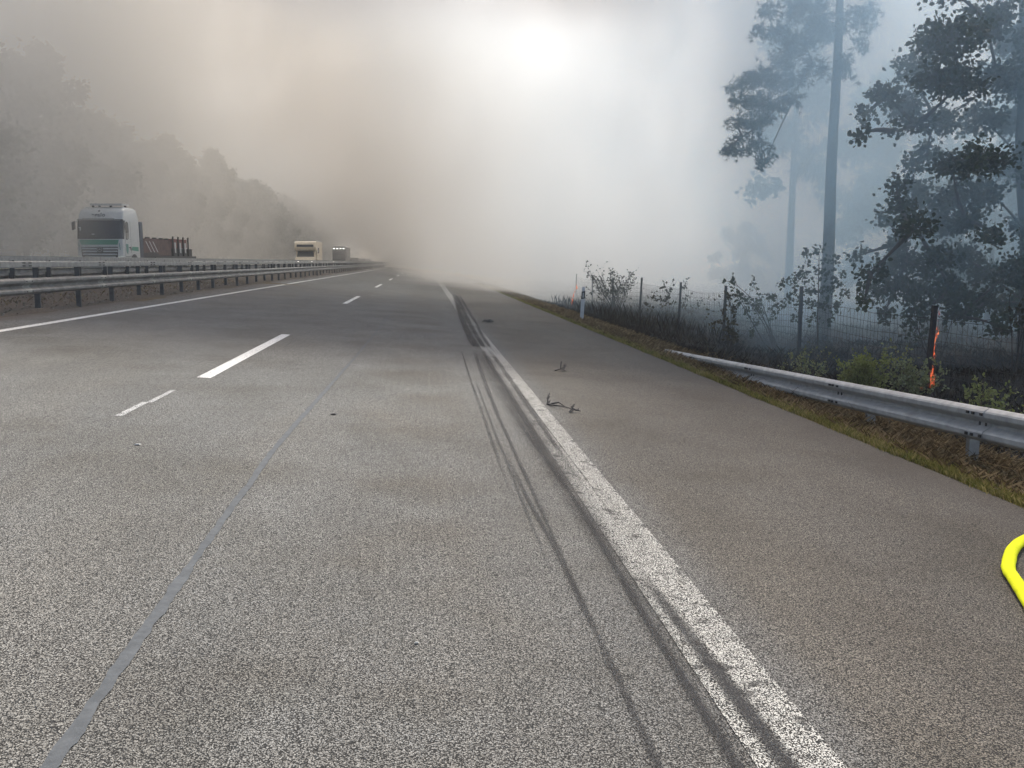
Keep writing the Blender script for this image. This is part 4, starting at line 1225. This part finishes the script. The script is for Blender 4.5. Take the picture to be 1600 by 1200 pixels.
y = 40.0; k = 0
while y < 318:
    i = [0, 1, 1, 3, 2, 1, 0, 2][k % 8] if y < 62 else [0, 1, 2, 0, 2, 1, 0][k % 7]
    x = -26.5 + rs.uniform(-1.6, 1.0) - (1.2 if y < 70 else 0)
    s = rs.uniform(.94, 1.10) * (1.0 if y > 75 else 1.22) * (.9 if y > 200 else 1)
    plant(i, x, y, s, rs.uniform(0, 6.3), zone(y, i), 'hazy trees beyond the far carriageway')
    y += rs.uniform(3.4, 4.8) + max(0, (y - 150) * .012); k += 1
y = 44.0
while y < 250:
    i = int(rs.integers(0, 3)) if y > 60 else 4
    plant(i, -33.5 + rs.uniform(-2, 2), y, rs.uniform(1.0, 1.25), rs.uniform(0, 6.3), FAR_L[1 if i > 2 else 0], 'hazy trees beyond the far carriageway')
    y += rs.uniform(8, 11)
for x, y, i, s, lb in ((17.9, 43, 4, 1.15, 'thin ghostly pine trunk in the smoke left of the tall pine'), (22.5, 42, 0, .95, 'faint leafy tree in the smoke between tall pine and oak'), (21.5, 60, 2, .5, 'low leafy bush, a faint shape in smoke left of the tall pine'), (27, 38, 1, 1.0, 'grey leafy tree behind the oak, half lost in smoke'), (20.5, 31, 2, .62, 'low leafy tree in smoke behind the oak, beside its trunk'), (22, 25, 0, .8, 'leafy tree at the right edge behind the oak')):
    plant(i, x, y, s, x, lb, None)
for i in range(5): assert i in used


def bush(name, label, cat, base, tips, leaf_mat, stem_mat, rs, leaf_size, per, r0=.012, shape=LEAF6, spread=.06, side=3, group=None, along=.45):
    """stems from the base to each tip, side twigs, leaves along the outer part"""
    root = thing(name, label, cat, base, 0, group)
    b0 = np.array(base); st = MB(); P = []; D = []
    for tip in tips:
        tip = np.array(tip, float) - b0
        s0 = rs.normal(size=3) * spread; s0[2] = -.05
        pa = bend(s0, tip, rs, .10, 6)
        st.tube(pa, [r0 * (1 - .85 * k / 5) for k in range(6)], 4, False)
        L = np.linalg.norm(tip)
        segs = [(pa[2], pa[5])]
        for _ in range(side):
            k = int(rs.integers(2, 5)); e = pa[k] + rs.normal(size=3) * L * .13 + (tip - pa[k]) * .4
            st.tube([pa[k], (pa[k] + e) / 2 + rs.normal(size=3) * .01, e], [r0 * .4, r0 * .3, r0 * .1], 3, False)
            segs.append((pa[k], e))
        for a, b_ in segs:
            m_ = max(2, int(per * rs.uniform(.6, 1.4)))
            u = along + (1 - along) * rs.random(m_)
            P.append(np.array(a)[None] * (1 - u[:, None]) + np.array(b_)[None] * u[:, None] + rs.normal(size=(m_, 3)) * leaf_size * .35)
            D.append(np.tile((b_ - a) / (np.linalg.norm(b_ - a) + 1e-9), (m_, 1)))
    st.build('stems', stem_mat, root)['kind'] = 'stuff'
    P = np.concatenate(P); D = np.concatenate(D)
    o = link('foliage', leaves(rs, P, leaf_size, shape, 0, D * .7, 'foliage', leaf_mat), root)
    o['kind'] = 'stuff'
    return root


rs = np.random.default_rng(50)
sh = thing('oak_sapling', 'leafy oak sapling in front of the pine trunk, behind the fence', 'shrub', (10.55, 23.2, float(gz(10.55, 23.2))))
cluster_tree(sh, [(10.55, 23.2, -1.1), (10.53, 23.2, -.5), (10.50, 23.2, .0), (10.5, 23.2, .5), (10.48, 23.2, 1.0), (10.47, 23.2, 1.5), (10.46, 23.2, 1.8)], [.03, .027, .023, .02, .016, .011, .006], SHRUB, rs, M['leaf_oak'], M['bark'], LOBE, .105, 8, 26, .05, .05, .014, trunk_n=6)
tipsf = lambda base, h, w, n, lean=(0, 0): [(base[0] + lean[0] + rs.normal() * w, base[1] + lean[1] + rs.normal() * w, base[2] + h * rs.uniform(.55, 1.05)) for _ in range(n)]
at = lambda x, y: (x, y, float(gz(x, y)))
b = at(9.95, 24.6)
bush('oak_sapling', 'leaning sapling branch left of the leafy oak sapling', 'shrub', b, [(8.35, 24.6, .98), (8.55, 24.5, .75), (8.75, 24.6, .62), (8.95, 24.5, .45), (9.2, 24.6, .85), (9.35, 24.6, .3)], M['leaf_oak'], M['twig'], rs, .10, 12, .02, LOBE)
b = at(7.75, 22.2)
bush('scorched_weed', 'single tall scorched weed left of the fence post, by the sunken guardrail end', 'weed', b, [(7.65, 22.2, .66), (7.78, 22.2, .45), (7.58, 22.25, .25), (7.85, 22.2, .1), (7.7, 22.2, -.1), (7.9, 22.1, -.3)], M['leaf_scorched'], M['twig'], rs, .085, 13, .012)
b = at(9.0, 41.5)
bush('charred_bush', 'charred bush with thin curved twigs beside the delineator post', 'bush', b, tipsf(b, 2.25, .62, 34, (-.35, 0)), M['leaf_scorched'], M['twig'], rs, .10, 5, .013, side=5)
b = at(9.3, 33.5)
bush('charred_bush', 'low burnt brambles arching between the second and third fence posts', 'bush', b, [(8.6, 33.2, .35), (8.9, 33, .75), (9.4, 33.5, .8), (9.9, 33.4, .7), (10.2, 33.6, .3), (8.2, 33.2, -.1), (10.4, 33.2, .0), (9.0, 33.8, .1)], M['leaf_scorched'], M['twig'], rs, .11, 8, .010, side=3)
b = at(9.8, 28.5)
bush('charred_bush', 'thin burnt stalks behind the fence, below the drifting smoke', 'bush', b, [(9.0, 28.4, .1), (9.3, 28.5, .5), (9.9, 28.4, .35), (10.3, 28.4, .55), (10.7, 28.6, .1), (11, 28.3, -.1)], M['leaf_scorched'], M['twig'], rs, .09, 4, .008, side=3)
b = at(6.95, 13.6)
bush('broom_bush', 'dense green broom bush behind the guardrail, left of the fire', 'bush', b, [(b[0] + rs.normal() * .20, b[1] + rs.normal() * .22, b[2] + rs.uniform(.38, .84)) for _ in range(46)], M['leaf_weed'], M['stem'], rs, .048, 17, .006, LEAF4, .10, 3, None, .25)
b = at(6.3, 14.3)
bush('broom_bush', 'sparse dry broom bush left of the dense green one', 'bush', b, [(b[0] + rs.normal() * .17, b[1] + rs.normal() * .17, b[2] + rs.uniform(.35, .7)) for _ in range(18)], M['leaf_grey'], M['stem'], rs, .04, 9, .005, LEAF4, .06, 3, None, .25)
b = at(7.95, 13.9)
bush('grey_weed', 'grey-green weed with small leaves in front of the burning post', 'bush', b, [(b[0] + rs.uniform(-.45, .55), b[1] + rs.normal() * .15, b[2] + rs.uniform(.25, .80)) for _ in range(30)] + [(7.45, 13.9, .15), (7.5, 13.9, .0), (7.6, 13.9, .1)], M['leaf_grey'], M['stem'], rs, .05, 10, .006, LEAF6, .09, 3, None, .3)
b = at(8.1, 12.2)
bush('grey_weed', 'straggly weeds behind the guardrail near the right picture edge', 'bush', b, [(b[0] + rs.uniform(-.6, .7), b[1] + rs.normal() * .2, b[2] + rs.uniform(.25, .72)) for _ in range(22)], M['leaf_weed'], M['stem'], rs, .05, 7, .006, LEAF6, .12, 3, None, .3)
b = at(8.0, 10.9)
bush('grey_weed', 'low leafy weeds hugging the guardrail at the right picture edge', 'bush', b, [(b[0] + rs.uniform(-.5, .6), b[1] + rs.normal() * .25, b[2] + rs.uniform(.3, .62)) for _ in range(24)], M['leaf_weed'], M['stem'], rs, .05, 9, .006, LEAF6, .12, 3, None, .3)
b = at(12.1, 20.2)
bush('scorched_sapling', 'scorched sapling with drooping leaves between the fence posts', 'shrub', b, [(11.4, 20.2, 1.0), (11.6, 20.1, .6), (11.9, 20.3, 1.3), (12.3, 20.1, 1.2), (12.6, 20.2, .7), (11.3, 20.2, .3), (11.5, 20.2, 0)], M['leaf_oak'], M['twig'], rs, .11, 11, .018, LOBE)
b = at(12.9, 18.4)
bush('scorched_sapling', 'twin-stemmed thin sapling under the oak, behind the wire mesh', 'shrub', b, [(12.6, 18.4, .9), (13.1, 18.4, .8), (12.8, 18.3, .5), (13.3, 18.5, .4)], M['leaf_scorched'], M['twig'], rs, .10, 7, .018, LOBE)

# ---- ground cover that nobody could count
def blades(name, rs, n, xf, y0, y1, h, w, mat, ypow=1.6, lie=.5, zoff=0.0):
    u = rs.random(n) ** ypow
    y = y0 + (y1 - y0) * u
    x = xf(rs, y)
    z = gz(x, y) - .01 + zoff
    a = rs.uniform(0, 6.28, n); hh = h * rs.uniform(.4, 1.25, n); ww = w * rs.uniform(.6, 1.3, n) * (1 + (y - y0) * .02)
    dx = np.cos(a); dy = np.sin(a); l = lie * rs.uniform(.2, 1.3, n) * hh
    b = rs.uniform(0, 6.28, n)
    p0 = np.stack([x - dx * ww, y - dy * ww, z], -1); p1 = np.stack([x + dx * ww, y + dy * ww, z], -1)
    mx_, my_ = x + np.cos(b) * l * .35, y + np.sin(b) * l * .35
    p2 = np.stack([mx_ + dx * ww * .7, my_ + dy * ww * .7, z + hh * .6], -1); p3 = np.stack([mx_ - dx * ww * .7, my_ - dy * ww * .7, z + hh * .6], -1)
    p4 = np.stack([x + np.cos(b) * l, y + np.sin(b) * l, z + hh], -1)
    v = np.stack([p0, p1, p2, p3, p4], 1).reshape(-1, 3)
    f = np.arange(n * 5).reshape(n, 5)
    o = link(name, np_mesh(name, v, f, mat))
    return tag(o, kind='stuff')


def mat_blades(name, stops):
    m = bpy.data.materials.new(name); t = NT(m); co = t.coord()
    geo = t.n.new('ShaderNodeNewGeometry')
    k = t.m('ADD', t.m('MULTIPLY', geo.outputs['Random Per Island'], .55), t.m('MULTIPLY', t.noise(co, .9, 3), .5))
    c = t.ramp(k, stops)
    d = t.n.new('ShaderNodeBsdfDiffuse'); t.put(d.inputs[0], c)
    tl = t.n.new('ShaderNodeBsdfTranslucent'); t.put(tl.inputs[0], c)
    mx = t.n.new('ShaderNodeMixShader'); mx.inputs[0].default_value = .45
    t.link(d.outputs[0], mx.inputs[1]); t.link(tl.outputs[0], mx.inputs[2]); t.link(mx.outputs[0], t.out.inputs['Surface'])
    return m


M['verge_grass'] = mat_blades('verge_grass', [(.25, (.085, .105, .025)), (.42, (.17, .17, .045)), (.66, (.30, .27, .09)), (.88, (.50, .40, .20))])
M['dry_grass'] = mat_blades('dry_grass', [(.25, (.05, .036, .02)), (.5, (.125, .09, .048)), (.8, (.34, .26, .15))])
M['burnt_stalk'] = mat_blades('burnt_stalk', [(.25, (.010, .010, .010)), (.6, (.025, .024, .022)), (.9, (.075, .068, .055))])
rs = np.random.default_rng(60)
lim_ = lambda lo, hi: (lambda r, y: r.uniform(lo, hi, len(y)))
edge_x = lambda r, y: 4.325 + .012 * np.sin(y * 2.1) + .012 * np.sin(y * 5.3 + 1) + .02 * r.normal(size=len(y)) + np.abs(r.normal(size=len(y))) * .22 + np.clip(y - 15, 0, 40) * .0
blades('verge_grass', rs, 100000, edge_x, 3.0, 75, .065, .0026, M['verge_grass'], 1.9)
blades('dry_grass', rs, 60000, lim_(4.45, 5.9), 3.0, 75, .10, .0019, M['dry_grass'], 1.9, 1.1)
blades('burnt_stubble', rs, 22000, lim_(5.7, 16), 9, 45, .16, .004, M['burnt_stalk'], 1.3, .8)
blades('burnt_stubble', rs, 9000, lim_(8, 30), 14, 60, .22, .006, M['burnt_stalk'], 1.2, .8)
blades('tall_stalks', rs, 1500, lim_(6.6, 9.2), 26, 48, .5, .006, M['burnt_stalk'], 1.0, .3)
# tangled dead brush under the guardrail
mb = MB()
for _ in range(1500):
    y = 5.5 + 12 * rs.random() ** 1.4; x = rs.uniform(4.85, 6.5); z = float(gz(x, y))
    a = rs.uniform(0, 6.28); L = rs.uniform(.10, .38); d = np.array([math.cos(a), math.sin(a), rs.uniform(-.1, .6)]) * L
    p0 = np.array([x, y, z + rs.uniform(0, .10)]); p1 = p0 + d * .5 + rs.normal(size=3) * .03; p2 = p0 + d + rs.normal(size=3) * .04
    mb.tube([p0, p1, p2], [.0032, .0026, .0012], 3, False)
tag(mb.build('dead_brush', M['dry_grass']), kind='stuff')
# gravel and dry tufts in the median
mb = MB()
for _ in range(1500):
    x = rs.uniform(-10.2, -7.4); y = 12 + 28 * rs.random() ** 1.5; s = rs.uniform(.008, .035); z = float(gz(x, y))
    o_ = rs.normal(size=(4, 3)) * s * .25
    mb.add([(x - s + o_[0, 0], y - s * .6, z - .005), (x + s, y - s * .5 + o_[1, 1], z - .005), (x + o_[2, 0], y + s, z - .005), (x + o_[3, 0], y + o_[3, 1], z + s * .8)], [(0, 1, 3), (1, 2, 3), (2, 0, 3)])
M['stone'] = mat_blades('median_stone', [(.2, (.10, .085, .07)), (.6, (.24, .21, .175)), (.9, (.42, .40, .36))])
tag(mb.build('median_gravel', M['stone']), kind='stuff')
blades('median_grass', rs, 700, lambda r, y: -8.6 + r.normal(size=len(y)) * .35 + .3 * np.sin(np.floor(y / 2.3) * 3.1), 12, 42, .10, .003, M['dry_grass'], 1.4, 1.0)
blades('far_verge_grass', rs, 9000, lim_(-25, -20.3), 40, 160, .35, .02, M['verge_grass'], 1.5, .6)
